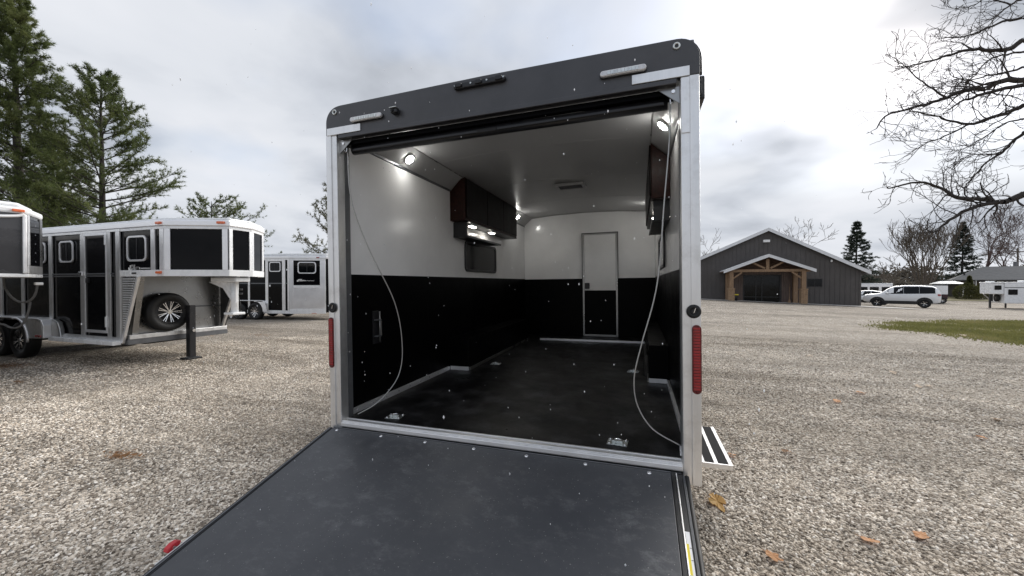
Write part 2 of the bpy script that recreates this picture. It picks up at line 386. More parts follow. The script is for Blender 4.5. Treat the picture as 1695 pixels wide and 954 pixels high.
def stone_material():
    m, nt, b = new_mat('loose gravel stones')
    oi = N(nt, 'ShaderNodeObjectInfo')
    col = ramp(nt, oi.outputs['Random'], STONE_STOPS)
    t = N(nt, 'ShaderNodeTexCoord')
    n = N(nt, 'ShaderNodeTexNoise'); n.inputs['Scale'].default_value = 2.5; nt.links.new(t.outputs['Object'], n.inputs['Vector'])
    col = mixc(nt, 1.0, col, ramp(nt, n.outputs[0], [(0.3, 0.8), (0.7, 1.15)]), 'MULTIPLY')
    # dusty and damp patches follow where the stone lies
    n7 = N(nt, 'ShaderNodeTexNoise'); n7.inputs['Scale'].default_value = 0.33; n7.inputs['Detail'].default_value = 9; n7.inputs['Roughness'].default_value = 0.65
    nt.links.new(oi.outputs['Location'], n7.inputs['Vector'])
    col = mixc(nt, ramp(nt, n7.outputs[0], [(0.47, 0.0), (0.68, 0.45)]), col, (0.44, 0.39, 0.33))
    n8 = N(nt, 'ShaderNodeTexNoise'); n8.inputs['Scale'].default_value = 1.7; n8.inputs['Detail'].default_value = 8; n8.inputs['Roughness'].default_value = 0.7
    nt.links.new(oi.outputs['Location'], n8.inputs['Vector'])
    col = mixc(nt, 1.0, col, ramp(nt, n8.outputs[0], [(0.32, 0.72), (0.66, 1.14)]), 'MULTIPLY')
    ml = N(nt, 'ShaderNodeMapping'); ml.inputs['Rotation'].default_value = (0, 0, -0.15); ml.inputs['Scale'].default_value = (0.10, 0.75, 1); nt.links.new(oi.outputs['Location'], ml.inputs[0])
    nl = N(nt, 'ShaderNodeTexNoise'); nl.inputs['Scale'].default_value = 1.0; nl.inputs['Detail'].default_value = 7; nl.inputs['Roughness'].default_value = 0.68
    nt.links.new(ml.outputs[0], nl.inputs['Vector'])
    col = mixc(nt, 1.0, col, ramp(nt, nl.outputs[0], [(0.36, (0.66, 0.64, 0.61)), (0.50, 1.0), (0.66, 1.12)]), 'MULTIPLY')
    col = mixc(nt, 1.0, col, (1.22, 1.19, 1.14), 'MULTIPLY')
    nt.links.new(col, b.inputs['Base Color']); b.inputs['Roughness'].default_value = 0.8; b.inputs['Specular IOR Level'].default_value = 0.3
    return m
M['ground'] = ground_material(); M['stones'] = stone_material()
def lawn_material(name, a, b2, c):
    m, nt, b = new_mat(name)
    t = N(nt, 'ShaderNodeTexCoord')
    n = N(nt, 'ShaderNodeTexNoise'); n.inputs['Scale'].default_value = 0.8; n.inputs['Detail'].default_value = 10; n.inputs['Roughness'].default_value = 0.75
    nt.links.new(t.outputs['Object'], n.inputs['Vector'])
    nt.links.new(ramp(nt, n.outputs[0], [(0.3, a), (0.5, b2), (0.7, c)]), b.inputs['Base Color']); b.inputs['Roughness'].default_value = 0.95
    return m
M['lawn'] = lawn_material('lawn', (0.11, 0.10, 0.045), (0.17, 0.15, 0.07), (0.29, 0.24, 0.16))
M['field'] = lawn_material('late autumn field', (0.075, 0.072, 0.034), (0.12, 0.11, 0.055), (0.19, 0.16, 0.09))

# ------------------------------------------------------------------ ground
def axis_pts(lo, hi, c, n):
    t = np.linspace(-1, 1, n); g = np.sign(t) * np.abs(t) ** 3
    return np.where(g < 0, c + g * (c - lo), c + g * (hi - c))
gx = axis_pts(-900, 900, 8, 150); gy = axis_pts(-300, 1500, 22, 150)
X, Y = np.meshgrid(gx, gy); Z = terrain(X, Y)
idx = np.arange(X.size).reshape(X.shape)
F4 = np.stack([idx[:-1, :-1], idx[:-1, 1:], idx[1:, 1:], idx[1:, :-1]], -1).reshape(-1, 4)
ground = link('ground', np_mesh('ground', np.stack([X, Y, Z], -1).reshape(-1, 3), F4, M['ground'], True))
ground['kind'] = 'structure'
def drape(name, poly, mat, lift, step=1.0, kind='structure'):
    """a sheet laid over the terrain inside a plan polygon"""
    P = np.array(poly); x0, y0 = P.min(0); x1, y1 = P.max(0)
    bm = bmesh.new(); vs = [bm.verts.new((p[0], p[1], 0)) for p in poly]; bm.faces.new(vs)
    nx = max(1, int((x1-x0)/step)); ny = max(1, int((y1-y0)/step))
    for i in range(1, nx):
        bmesh.ops.bisect_plane(bm, geom=bm.verts[:] + bm.edges[:] + bm.faces[:], plane_co=(x0 + (x1-x0)*i/nx, 0, 0), plane_no=(1, 0, 0))
    for j in range(1, ny):
        bmesh.ops.bisect_plane(bm, geom=bm.verts[:] + bm.edges[:] + bm.faces[:], plane_co=(0, y0 + (y1-y0)*j/ny, 0), plane_no=(0, 1, 0))
    for v in bm.verts: v.co.z = hz(v.co.x, v.co.y) + lift
    bmesh.ops.recalc_face_normals(bm, faces=bm.faces)
    me = bpy.data.meshes.new(name); bm.to_mesh(me); bm.free(); me.materials.append(mat)
    if me.polygons[0].normal.z < 0: me.flip_normals()
    o = link(name, me)
    if kind: o['kind'] = kind
    return o
def plan(u, v, d=None):
    p = gp(u, v); return (p.x, p.y)
def cam_xy(s, d): return (CAM.x + RGT.x*s + math.sin(YAW)*d, CAM.y + RGT.y*s + math.cos(YAW)*d)
drape('field', [cam_xy(18, 62), cam_xy(500, 62), cam_xy(700, 700), cam_xy(-700, 700), cam_xy(-500, 34), cam_xy(-26, 34), cam_xy(-8, 62)], M['field'], 0.03, 25)
drape('lawn', [cam_xy(56, 49), cam_xy(66, 47), cam_xy(120, 47), cam_xy(120, 61.9), cam_xy(40, 61.9), cam_xy(44, 50)], M['lawn'], 0.05, 4)
rnd = random.Random(5)
gpts = [(1458, 541), (1475, 536), (1500, 533.5), (1560, 532.5), (1640, 532.5), (1760, 533), (1900, 540), (1830, 585), (1740, 576), (1695, 571), (1650, 565), (1610, 560), (1575, 556), (1540, 552.5), (1505, 548.5), (1475, 545.5)]
STRIP = [plan(*p) for p in gpts]
cgx = sum(p[0] for p in STRIP)/len(STRIP); cgy = sum(p[1] for p in STRIP)/len(STRIP)
drape('grass_strip', [(cgx+(p[0]-cgx)*(0.93+0.04*math.sin(i*2.4)), cgy+(p[1]-cgy)*(0.90+0.07*math.sin(i*1.7))) for i, p in enumerate(STRIP)], M['lawn'], 0.008, 0.5)
def in_poly(x, y, poly):
    r = False; j = len(poly)-1
    for i in range(len(poly)):
        xi, yi = poly[i]; xj, yj = poly[j]
        if (yi > y) != (yj > y) and x < (xj-xi)*(y-yi)/(yj-yi)+xi: r = not r
        j = i
    return r
# grass blades on the strip
def make_grass():
    rg = np.random.default_rng(3); P = np.array(STRIP); lo = P.min(0); hi = P.max(0); vs = []; fs = []
    n = 0
    while n < 42000:
        x, y = lo + (hi-lo)*rg.random(2)
        jx, jy = rg.normal(0, 0.30, 2)
        if not in_poly(x, y, STRIP): continue
        if math.sin(x*1.9+1.3*math.sin(y*2.3))+math.sin(y*3.1+x*0.7)+rg.normal(0, 0.6) < -0.75: continue
        x += jx; y += jy; z = hz(x, y); h = rg.uniform(0.025, 0.085); a = rg.uniform(0, 6.28); wd = rg.uniform(0.008, 0.018)
        dx, dy = math.cos(a)*wd, math.sin(a)*wd; lx, ly = rg.normal(0, 0.03, 2)
        k = len(vs); vs += [(x-dx, y-dy, z), (x+dx, y+dy, z), (x+lx, y+ly, z+h)]; fs.append((k, k+1, k+2)); n += 1
    o = link('grass', np_mesh('grass', vs, fs, M['grass'])); o['kind'] = 'stuff'
    o['label'] = 'short green grass growing on the strip beside the gravel lot'; o['category'] = 'grass'
make_grass()

# loose gravel near the viewer: stones scattered by geometry nodes
def gravel(name, dmin, dmax, density, smin, smax, seed, label):
    vs = []; fs = []; st = 0.25
    for i in range(-68, 68):
        for j in range(-12, 68):
            x, y = i*st, j*st
            s = (x+st/2-CAM.x)*RGT.x + (y+st/2-CAM.y)*RGT.y
            d = (x+st/2-CAM.x)*math.sin(YAW) + (y+st/2-CAM.y)*math.cos(YAW)
            if d < 0.6 or d > 14 or abs(s) > 1.42*d + 0.35: continue
            if abs(x+st/2) < 1.1 and y > -2.2: continue
            q = math.hypot(s, d)
            if q < dmin or q >= dmax: continue
            if s*1.57/d > 0 and False: continue
            k = len(vs); vs += [(x, y, 0.0), (x+st, y, 0.0), (x+st, y+st, 0.0), (x, y+st, 0.0)]; fs.append((k, k+1, k+2, k+3))
    me = bpy.data.meshes.new(name); me.from_pydata(vs, [], fs); me.materials.append(M['stones'])
    o = link(name, me); o['kind'] = 'stuff'; o['label'] = label; o['category'] = 'gravel'
    g = bpy.data.node_groups.new(name, 'GeometryNodeTree')
    g.interface.new_socket('Geometry', in_out='INPUT', socket_type='NodeSocketGeometry')
    g.interface.new_socket('Geometry', in_out='OUTPUT', socket_type='NodeSocketGeometry')
    gi = g.nodes.new('NodeGroupInput'); go = g.nodes.new('NodeGroupOutput')
    dist = g.nodes.new('GeometryNodeDistributePointsOnFaces'); dist.inputs['Density'].default_value = density; dist.inputs['Seed'].default_value = seed
    g.links.new(gi.outputs[0], dist.inputs['Mesh'])
    ico = g.nodes.new('GeometryNodeMeshIcoSphere'); ico.inputs['Radius'].default_value = 1.0; ico.inputs['Subdivisions'].default_value = 1
    ps = g.nodes.new('GeometryNodeInputPosition')
    vo = g.nodes.new('ShaderNodeTexVoronoi'); vo.inputs['Scale'].default_value = 0.9; g.links.new(ps.outputs[0], vo.inputs['Vector'])
    sc = g.nodes.new('ShaderNodeVectorMath'); sc.operation = 'SCALE'; g.links.new(ps.outputs[0], sc.inputs[0])
    mr = g.nodes.new('ShaderNodeMath'); mr.operation = 'MULTIPLY_ADD'; g.links.new(vo.outputs['Distance'], mr.inputs[0]); mr.inputs[1].default_value = -0.55; mr.inputs[2].default_value = 0.25
    g.links.new(mr.outputs[0], sc.inputs['Scale'])
    sp = g.nodes.new('GeometryNodeSetPosition'); g.links.new(ico.outputs[0], sp.inputs[0]); g.links.new(sc.outputs[0], sp.inputs['Offset'])
    sm = g.nodes.new('GeometryNodeSetMaterial'); sm.inputs['Material'].default_value = M['stones']; g.links.new(sp.outputs[0], sm.inputs[0])
    rot = g.nodes.new('FunctionNodeRandomValue'); rot.data_type = 'FLOAT_VECTOR'; rot.inputs[0].default_value = (-0.5, -0.5, 0); rot.inputs[1].default_value = (0.5, 0.5, 6.283); rot.inputs['Seed'].default_value = seed+1
    r1 = g.nodes.new('FunctionNodeRandomValue'); r1.data_type = 'FLOAT'; r1.inputs[2].default_value = 0.0; r1.inputs[3].default_value = 1.0; r1.inputs['Seed'].default_value = seed+2
    pw = g.nodes.new('ShaderNodeMath'); pw.operation = 'POWER'; g.links.new(r1.outputs[1], pw.inputs[0]); pw.inputs[1].default_value = 2.6
    ma = g.nodes.new('ShaderNodeMath'); ma.operation = 'MULTIPLY_ADD'; g.links.new(pw.outputs[0], ma.inputs[0]); ma.inputs[1].default_value = smax-smin; ma.inputs[2].default_value = smin
    r2 = g.nodes.new('FunctionNodeRandomValue'); r2.data_type = 'FLOAT_VECTOR'; r2.inputs[0].default_value = (0.75, 0.6, 0.4); r2.inputs[1].default_value = (1.25, 1.0, 0.75); r2.inputs['Seed'].default_value = seed+3
    s2 = g.nodes.new('ShaderNodeVectorMath'); s2.operation = 'SCALE'; g.links.new(r2.outputs[0], s2.inputs[0]); g.links.new(ma.outputs[0], s2.inputs['Scale'])
    inst = g.nodes.new('GeometryNodeInstanceOnPoints')
    g.links.new(dist.outputs['Points'], inst.inputs['Points']); g.links.new(sm.outputs[0], inst.inputs['Instance'])
    g.links.new(rot.outputs[0], inst.inputs['Rotation']); g.links.new(s2.outputs[0], inst.inputs['Scale'])
    g.links.new(inst.outputs[0], go.inputs[0])
    md = o.modifiers.new('scatter', 'NODES'); md.node_group = g
    return o
gravel('gravel', 0.0, 4.2, 8500, 0.0045, 0.0155, 1, 'loose crushed gravel in front of the open trailer')
gravel('gravel', 8.3, 13.0, 900, 0.009, 0.019, 21, 'loose crushed gravel between the parked trailers and the grass')
gravel('gravel', 4.2, 8.3, 3000, 0.0068, 0.0165, 9, 'loose crushed gravel further along the trailer sides')

# ------------------------------------------------------------------ shared small builders
WHEEL_CACHE = {}
def wheel(parent, loc, r, wd, side=-1, spokes=9, rim_mat=None):
    """tyre > rim, axis along y; side = -1 shows the rim towards -y"""
    key = (r, wd, side, spokes)
    if key not in WHEEL_CACHE:
        ri = r*0.58
        t = MB().lathe([(ri, -wd/2*0.85), (r*0.86, -wd/2), (r*0.97, -wd/2*0.82), (r, -wd/2*0.5), (r, wd/2*0.5), (r*0.97, wd/2*0.82), (r*0.86, wd/2), (ri, wd/2*0.85)], 28)
        tm = t.mesh('tyre', True); tm.materials.append(M['rubber'])
        b = MB().lathe([(ri*1.0, side*wd*0.42), (ri*0.93, side*wd*0.44), (ri*0.90, side*wd*0.25), (ri*0.99, -side*wd*0.3)], 28)
        bmesh_ = b.mesh('rim', True); bmesh_.materials.append(M['black_satin'])
        disc = MB().cyl((0, side*wd*0.18, 0), (0, side*wd*0.14, 0), ri*0.95, 24).mesh('brake_disc'); disc.materials.append(M['black_satin'])
        sp = MB()
        for k in range(spokes):
            a = 2*math.pi*k/spokes
            for da in (-0.10, 0.10):
                p0 = (ri*0.16*math.cos(a), side*wd*0.34, ri*0.16*math.sin(a)); p1 = (ri*0.94*math.cos(a+da), side*wd*0.42, ri*0.94*math.sin(a+da))
                sp.beam(p0, p1, ri*0.055, wd*0.1, up=(0, 1, 0))
        sp.cyl((0, side*wd*0.28, 0), (0, side*wd*0.42, 0), ri*0.2, 14)
        spm = sp.mesh('spokes'); spm.materials.append(M['chrome'])
        WHEEL_CACHE[key] = (tm, bmesh_, disc, spm)
    tm, rm, dm, sm = WHEEL_CACHE[key]
    o = link('wheel', tm, parent, loc=loc)
    for nme, me in (('rim', rm), ('brake_disc', dm), ('spokes', sm)): link(nme, me, o)
    return o
def window(parent, poly, axis, face, out, frame_w=0.03, frame_mat=None, pane_mat=None, name='window'):
    """rounded window: frame ring proud of `face` towards `out` (+1/-1), pane behind it"""
    cx = sum(p[0] for p in poly)/len(poly); cz = sum(p[1] for p in poly)/len(poly)
    hx = max(p[0] for p in poly)-cx; hz_ = max(p[1] for p in poly)-cz
    inner = [(cx+(p[0]-cx)*(hx-frame_w)/hx, cz+(p[1]-cz)*(hz_-frame_w)/hz_) for p in poly]
    f = MB().ring(poly, inner, axis, face, face+out*0.02).build(name, frame_mat or M['alu_bright'], parent, 0.003)
    MB().prism(inner, axis, face+out*0.002, face+out*0.010).build('pane', pane_mat or M['glass_dark'], f)
    return f

# ------------------------------------------------------------------ the open cargo trailer
TR = thing('cargo_trailer', 'open black cargo trailer with its rear ramp lowered onto the gravel', 'trailer')
ROLL = -0.0121
R2 = RGT*math.cos(ROLL) + UPV*math.sin(ROLL); U2 = -RGT*math.sin(ROLL) + UPV*math.cos(ROLL)
Bt = Matrix((R2, U2, FWD)).transposed(); Bw = Matrix((RGT, UPV, FWD)).transposed()
Mr = (Bw @ Bt.inverted()).to_4x4()
TR.matrix_world = Matrix.Translation(CAM) @ Mr @ Matrix.Translation(-CAM)   # the trailer leans a little on the gravel
IW, LB = 1.235, 5.09
def arc(cx, cz, r, a0, a1, n=8): return [(cx + r*math.cos(R(a0+(a1-a0)*k/n)), cz + r*math.sin(R(a0+(a1-a0)*k/n))) for k in range(n+1)]
# header
hp = [(-1.275, 2.697)] + [(-1.16, 2.697), (-1.16, 2.662), (1.16, 2.662), (1.16, 2.697), (1.278, 2.697)] + arc(1.278-0.115, 2.905-0.115, 0.115, 0, 90) + [(0.5, 2.911), (0, 2.913), (-0.5, 2.911)] + arc(-1.275+0.115, 2.905-0.115, 0.115, 90, 180)
hdr = MB().prism(hp, 'y', 0.0, 0.05).build('header_panel', M['header'], TR, 0.004)
# rim of the header, a thin dark edging
MB().tube([(-1.277, 0.025, 2.70)] + [(x, 0.025, z) for x, z in reversed(arc(-1.16, 2.79, 0.119, 90, 180))] + [(0, 0.025, 2.918)] + [(x, 0.025, z) for x, z in reversed(arc(1.163, 2.79, 0.119, 0, 90))] + [(1.282, 0.025, 2.70)], 0.010, 6).build('edging', M['black_satin'], hdr, smooth=True)
box('header_lip', M['header'], TR, (-1.16, 1.16, -0.006, 0.03, 2.662, 2.690), 0.003)
for x0, x1 in ((-1.258, -0.955), (0.925, 1.225)):
    box('header_strip', M['alu'], TR, (x0, x1, -0.010, -0.0005, 2.692, 2.745), 0.0015)
for x0, x1 in ((-1.035, -0.755), (0.745, 1.008)):
    b = MB().prism(rr(x0, x1, 2.752, 2.792, 0.019), 'y', -0.008, 0.0)
    lt = b.build('loading_light', M['black_satin'], TR, 0.002)
    MB().prism(rr(x0+0.004, x1-0.004, 2.755, 2.790, 0.017), 'y', -0.030, -0.008).build('lens', M['clear_lens'], lt, 0.008)
    n_ = 9
    for k in range(n_):
        xx = x0 + 0.055 + (x1-x0-0.11)*k/(n_-1)
        MB().box(xx-0.008, xx+0.008, -0.0325, -0.0302, 2.763, 2.782).build('diode', M['zinc'], lt)
bar = MB().prism(rr(-0.195, 0.167, 2.847, 2.884, 0.017), 'y', -0.028, 0.0).build('marker_light_bar', M['black_satin'], TR, 0.006)
for k in range(3):
    xx = -0.155 + 0.14*k
    MB().prism(rr(xx-0.025, xx+0.025, 2.852, 2.880, 0.012), 'y', -0.040, -0.0281).build('marker_lens', M['red_dark'] if k == 9 else M['black_satin'], bar, 0.004)
for k in range(4):
    MB().cyl((-0.18 + 0.112*k, -0.032, 2.868), (-0.18 + 0.112*k, -0.0285, 2.868), 0.006, 10).build('screw', M['zinc'], bar)
cm = box('rear_camera', M['black_satin'], TR, (-0.672, -0.62, -0.045, 0.0, 2.760, 2.790), 0.006)
MB().cyl((-0.655, -0.052, 2.777), (-0.655, -0.0455, 2.777), 0.010, 14).build('lens', M['glass_dark'], cm)
box('hood', M['zinc'], cm, (-0.674, -0.618, -0.056, -0.010, 2.7905, 2.797), 0.002)
for x, z in ((1.161, 2.866), (-1.19, 2.862)):
    s_ = MB().lathe([(0.010, -0.006), (0.019, -0.008), (0.021, 0.0), (0.010, 0.0)], 20, 'y', (x, 0, z)).build('grommet', M['zinc'], TR, smooth=True)
    MB().cyl((x, -0.004, z), (x, 0.001, z), 0.0105, 16).build('plug', M['black_satin'], s_)
# posts
for sd in (-1, 1):
    xo, xi = sd*1.275, sd*1.180
    zb = 0.440
    p = MB().box(min(xo, xi), max(xo, xi), 0.002, 0.080, zb, 2.6955).build('door_post', M['alu'], TR, 0.004)
    box('post_flange', M['alu'], p, (min(sd*1.272, sd*1.226), max(sd*1.272, sd*1.226), -0.0055, 0.0018, zb+0.002, 2.692), 0.0015)
    # inner jamb behind the post
    MB().box(min(sd*1.179, sd*1.262), max(sd*1.179, sd*1.262), 0.081, 0.13, 0.545, 2.66).build('jamb', M['alu_dark'], TR)
    zc = 1.4035
    g = MB().lathe([(0.014, -0.010), (0.030, -0.012), (0.038, -0.006), (0.038, -0.0058), (0.014, -0.0058)], 26, 'y', (sd*1.238, 0, zc)).build('socket', M['rubber'], TR, smooth=True)
    MB().cyl((sd*1.238, -0.012, zc), (sd*1.238, -0.006, zc), 0.0141, 18).build('socket_cap', M['black_satin'], g)
    MB().obox((sd*1.238+0.004, -0.0128, zc+0.006), (0.0025, 0, 0.002), (0, 0.001, 0), (0.004, 0, 0.013)).build('latch_pin', M['chrome'], g)
    x = sd*1.251
    tl = MB().prism(rr(x-0.024, x+0.024, 0.950, 1.330, 0.0235), 'y', -0.012, -0.0057).build('tail_light', M['red_dark'], TR, 0.002)
    for k in range(22):
        z0 = 0.972 + k*0.0158
        MB().box(x-0.0175, x+0.0175, -0.0165, -0.0122, z0, z0+0.0125).build('segment', M['red_lens'], tl, 0.002)
box('splice_plate', M['alu'], TR, (1.182, 1.2255, -0.0045, 0.0015, 2.385, 2.688), 0.001)
# sill
sl = box('sill', M['alu'], TR, (-1.1795, 1.1795, 0.004, 0.088, 0.506, 0.549), 0.003)
box('sill_ridge', M['alu_bright'], sl, (-1.178, 1.178, 0.006, 0.020, 0.5492, 0.556), 0.002)
box('sill_ridge', M['alu_bright'], sl, (-1.178, 1.178, 0.060, 0.070, 0.5492, 0.5535), 0.002)
box('sill_face', M['alu_bright'], sl, (-1.178, 1.178, -0.006, 0.0035, 0.516, 0.540), 0.002)
MB().cyl((-1.17, -0.006, 0.496), (1.17, -0.006, 0.496), 0.0105, 10).build('hinge_rod', M['black_satin'], TR)
box('rear_beam', M['black_satin'], TR, (-1.179, 1.179, 0.012, 0.12, 0.36, 0.505))
# ramp
RA = R(14.0); RL = 2.05
rp = MB().box(-1.236, 1.114, -RL, -0.008, -0.034, 0.0).build('ramp', M['ramp'], TR, 0.003)
rp.location = (0, -0.012, 0.505); rp.rotation_euler = (RA, 0, 0)
def rbox(name, mat, dims, bev=0.002): return box(name, mat, rp, dims, bev)
rbox('edge_rail', M['black_satin'], (-1.272, -1.237, -RL, -0.01, -0.05, 0.004), 0.006)
rbox('edge_lip', M['alu_dark'], (-1.255, -1.247, -RL, -0.012, 0.0042, 0.008))
rbox('edge_rail', M['black_satin'], (1.115, 1.138, -RL, -0.01, -0.05, 0.002), 0.003)
rbox('edge_lip', M['alu'], (1.1385, 1.1445, -RL, -0.01, -0.05, 0.006), 0.001)
rbox('edge_channel', M['black_satin'], (1.145, 1.172, -RL, -0.01, -0.05, -0.004), 0.001)
for xx in (1.1735, 1.1775, 1.1815):
    rbox('channel_rib', M['alu_dark'], (xx, xx+0.0025, -RL, -0.012, -0.05, 0.001), 0.0005)
MB().tube([(1.195, -0.012, -0.012), (1.195, -RL, -0.012)], 0.0125, 12).build('bulb_seal', M['rubber'], rp, smooth=True)
rbox('top_edge', M['alu_dark'], (-1.236, 1.114, -0.0075, -0.001, -0.03, 0.003), 0.001)
rbox('toe_edge', M['alu'], (-1.236, 1.19, -RL-0.03, -RL-0.0005, -0.034, 0.003))
for x in (-1.18, -0.79, -0.434, -0.073, 0.283, 0.646, 1.0):
    MB().lathe([(0.0005, 0.007), (0.006, 0.006), (0.011, 0.003), (0.013, 0.0), (0.0005, 0.0)], 14, 'z', (x, -0.033, 0.0002)).build('bolt', M['chrome'], rp, smooth=True)
rbox('label_strip', M['white_paint'], (1.1475, 1.1665, -0.95, -0.385, -0.0038, -0.0025), 0.0)
rbox('warning_label', M['yellow'], (1.1455, 1.1562, -0.60, -0.452, -0.0022, -0.0010), 0.0)
for yy in (-0.47, -0.53):
    rbox('label_rule', M['black_satin'], (1.158, 1.1660, yy-0.002, yy, -0.0023, -0.0014), 0.0)
# red ramp latch on the ramp's left edge, with a white keeper strip
rbox('keeper_strip', M['white_paint'], (-1.279, -1.2725, -1.14, -0.965, -0.035, 0.003))
la = MB().prism([(-1.028, -0.008), (-1.012, 0.010), (-1.026, 0.022), (-1.05, 0.025), (-1.072, 0.018), (-1.082, 0.004), (-1.072, -0.010), (-1.055, -0.004), (-1.045, -0.011)], 'x', -1.318, -1.284).build('latch_lever', M['red_plastic'], rp, 0.005)
MB().cyl((-1.325, -1.05, 0.006), (-1.276, -1.05, 0.006), 0.007, 12).build('pivot', M['zinc'], la)
# roof, outer skins, chassis
box('roof', M['black_satin'], TR, (-1.255, 1.255, 0.20, 5.25, 2.940, 2.975), 0.01)
for sd in (-1, 1):
    x0, x1 = sorted((sd*1.250, sd*1.272))
    box('side_skin', M['black_gloss'], TR, (x0, x1, 0.132, 5.20, 0.46, 2.70))
    x0, x1 = sorted((sd*1.225, sd*1.262))
    box('roof_rail', M['alu_dark'], TR, (x0, x1, 0.082, 5.20, 2.701, 2.936), 0.008)
box('nose_skin', M['black_gloss'], TR, (-1.25, 1.25, 5.13, 5.20, 0.46, 2.938))
aw = box('awning_case', M['black_satin'], TR, (1.276, 1.318, 0.10, 4.2, 2.60, 2.735), 0.012)
box('end_cap', M['black_satin'], aw, (1.279, 1.300, 0.085, 0.0995, 2.62, 2.725), 0.006)
for sd in (-1, 1):
    x0, x1 = sorted((sd*0.75, sd*0.83))
    box('chassis_rail', M['black_satin'], TR, (x0, x1, 0.13, 6.3, 0.35, 0.495))
for yy in (2.35, 3.25):
    for sd in (-1, 1):
        wheel_o = wheel(TR, (sd*1.10, yy, 0.365), 0.36, 0.21, -1)
        wheel_o.rotation_euler = (0, 0, R(90) if sd > 0 else R(-90))
# side step
M['step_tread'] = pbr('dark grip tread', (0.022, 0.022, 0.024), 0.85, 0.0, 0.2, 30, spec=0.1)
st = box('side_step', M['step_tread'], TR, (1.276, 1.545, 0.580, 1.290, 0.305, 0.330), 0.003)
for x0, x1 in ((1.350, 1.372), (1.432, 1.455), (1.520, 1.543)):
    box('grip_strip', M['white_paint'], st, (x0, x1, 0.583, 1.287, 0.3303, 0.3325))
box('tread_edge', M['alu'], st, (1.277, 1.545, 0.572, 0.5797, 0.296, 0.331), 0.002)
# interior
fl = box('floor', M['floor_mat'], TR, (-1.234, 1.234, 0.089, 5.09, 0.506, 0.541))
def wall_panels(sd):
    xi = sd*IW; xo = sd*(IW+0.012)
    x0, x1 = sorted((xi, xo))
    ys = [0.132, 1.36, 2.58, 3.80, LB]
    for a, b in zip(ys[:-1], ys[1:]):
        box('kick_panel', M['black_wall'], TR, (x0, x1, a+0.0015, b-0.0015, 0.5415, 1.655))
        box('wall_panel', M['white_wall'], TR, (x0, x1, a+0.0015, b-0.0015, 1.658, 2.715))
    # the sloping cove between wall and ceiling
    c0 = (sd*IW, 2.716); c1 = (sd*1.065, 2.868)
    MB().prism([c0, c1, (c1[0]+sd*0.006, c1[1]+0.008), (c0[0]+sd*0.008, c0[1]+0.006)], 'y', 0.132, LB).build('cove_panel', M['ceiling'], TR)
    MB().tube([(sd*(IW-0.001), 0.14, 2.716), (sd*(IW-0.001), LB, 2.716)], 0.0045, 6).build('cove_bead', M['alu_bright'], TR)
    MB().tube([(sd*1.066, 0.14, 2.866), (sd*1.066, LB, 2.866)], 0.0045, 6).build('cove_bead', M['alu_dull'], TR)
for sd in (-1, 1): wall_panels(sd)
cpoly = [(-1.065, 2.869), (-0.6, 2.905), (0, 2.92), (0.6, 2.905), (1.065, 2.869), (1.065, 2.876), (0.6, 2.912), (0, 2.927), (-0.6, 2.912), (-1.065, 2.876)]
for a, b in ((0.132, 1.36), (1.36, 2.58), (2.58, 3.80), (3.80, LB)):
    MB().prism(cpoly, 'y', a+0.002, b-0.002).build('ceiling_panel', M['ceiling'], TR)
for yy in (1.36, 2.58, 3.80):
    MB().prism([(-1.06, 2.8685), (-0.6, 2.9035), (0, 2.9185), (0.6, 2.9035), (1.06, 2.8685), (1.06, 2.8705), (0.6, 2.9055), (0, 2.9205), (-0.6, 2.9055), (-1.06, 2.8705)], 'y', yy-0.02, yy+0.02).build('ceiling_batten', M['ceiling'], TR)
# back wall and its door
box('bulkhead_kick_panel', M['black_wall'], TR, (-1.234, 1.234, LB, LB+0.02, 0.5415, 1.645))
MB().prism([(-1.234, 1.648), (1.234, 1.648), (1.234, 2.716), (1.065, 2.868), (0.6, 2.904), (0, 2.919), (-0.6, 2.904), (-1.065, 2.868), (-1.234, 2.716)], 'y', LB, LB+0.02).build('bulkhead_panel', M['white_wall'], TR)
MB().tube([(-1.06, LB-0.004, 2.864), (-0.6, LB-0.004, 2.900), (0, LB-0.004, 2.915), (0.6, LB-0.004, 2.900), (1.06, LB-0.004, 2.864)], 0.006, 6).build('ceiling_bead', M['alu_dull'], TR)
dr = box('bulkhead_door', M['white_wall'], TR, (-0.035, 0.545, LB-0.022, LB-0.001, 1.421, 2.475))
box('lower_door_panel', M['black_wall'], dr, (-0.035, 0.545, LB-0.022, LB-0.001, 0.585, 1.420))
box('door_frame', M['black_satin'], dr, (-0.082, 0.592, LB-0.030, LB-0.001, 2.500, 2.515))
for x0, x1 in ((-0.082, -0.070), (0.580, 0.592)):
    box('door_frame', M['black_satin'], dr, (x0, x1, LB-0.030, LB-0.001, 1.646, 2.4995))
for x0, x1 in ((-0.0695, -0.036), (0.546, 0.5795)):
    box('door_stile', M['alu_dull'], dr, (x0, x1, LB-0.030, LB-0.001, 0.545, 2.499), 0.003)
box('door_rail', M['alu_dull'], dr, (-0.0355, 0.5455, LB-0.030, LB-0.001, 0.545, 0.584), 0.003)
box('door_rail', M['ceiling'], dr, (-0.0355, 0.5455, LB-0.030, LB-0.001, 2.4755, 2.499), 0.003)
hd = MB().prism(rr(-0.028, 0.062, 1.452, 1.565, 0.012), 'y', LB-0.050, LB-0.0225).build('door_handle', M['black_satin'], dr, 0.004)
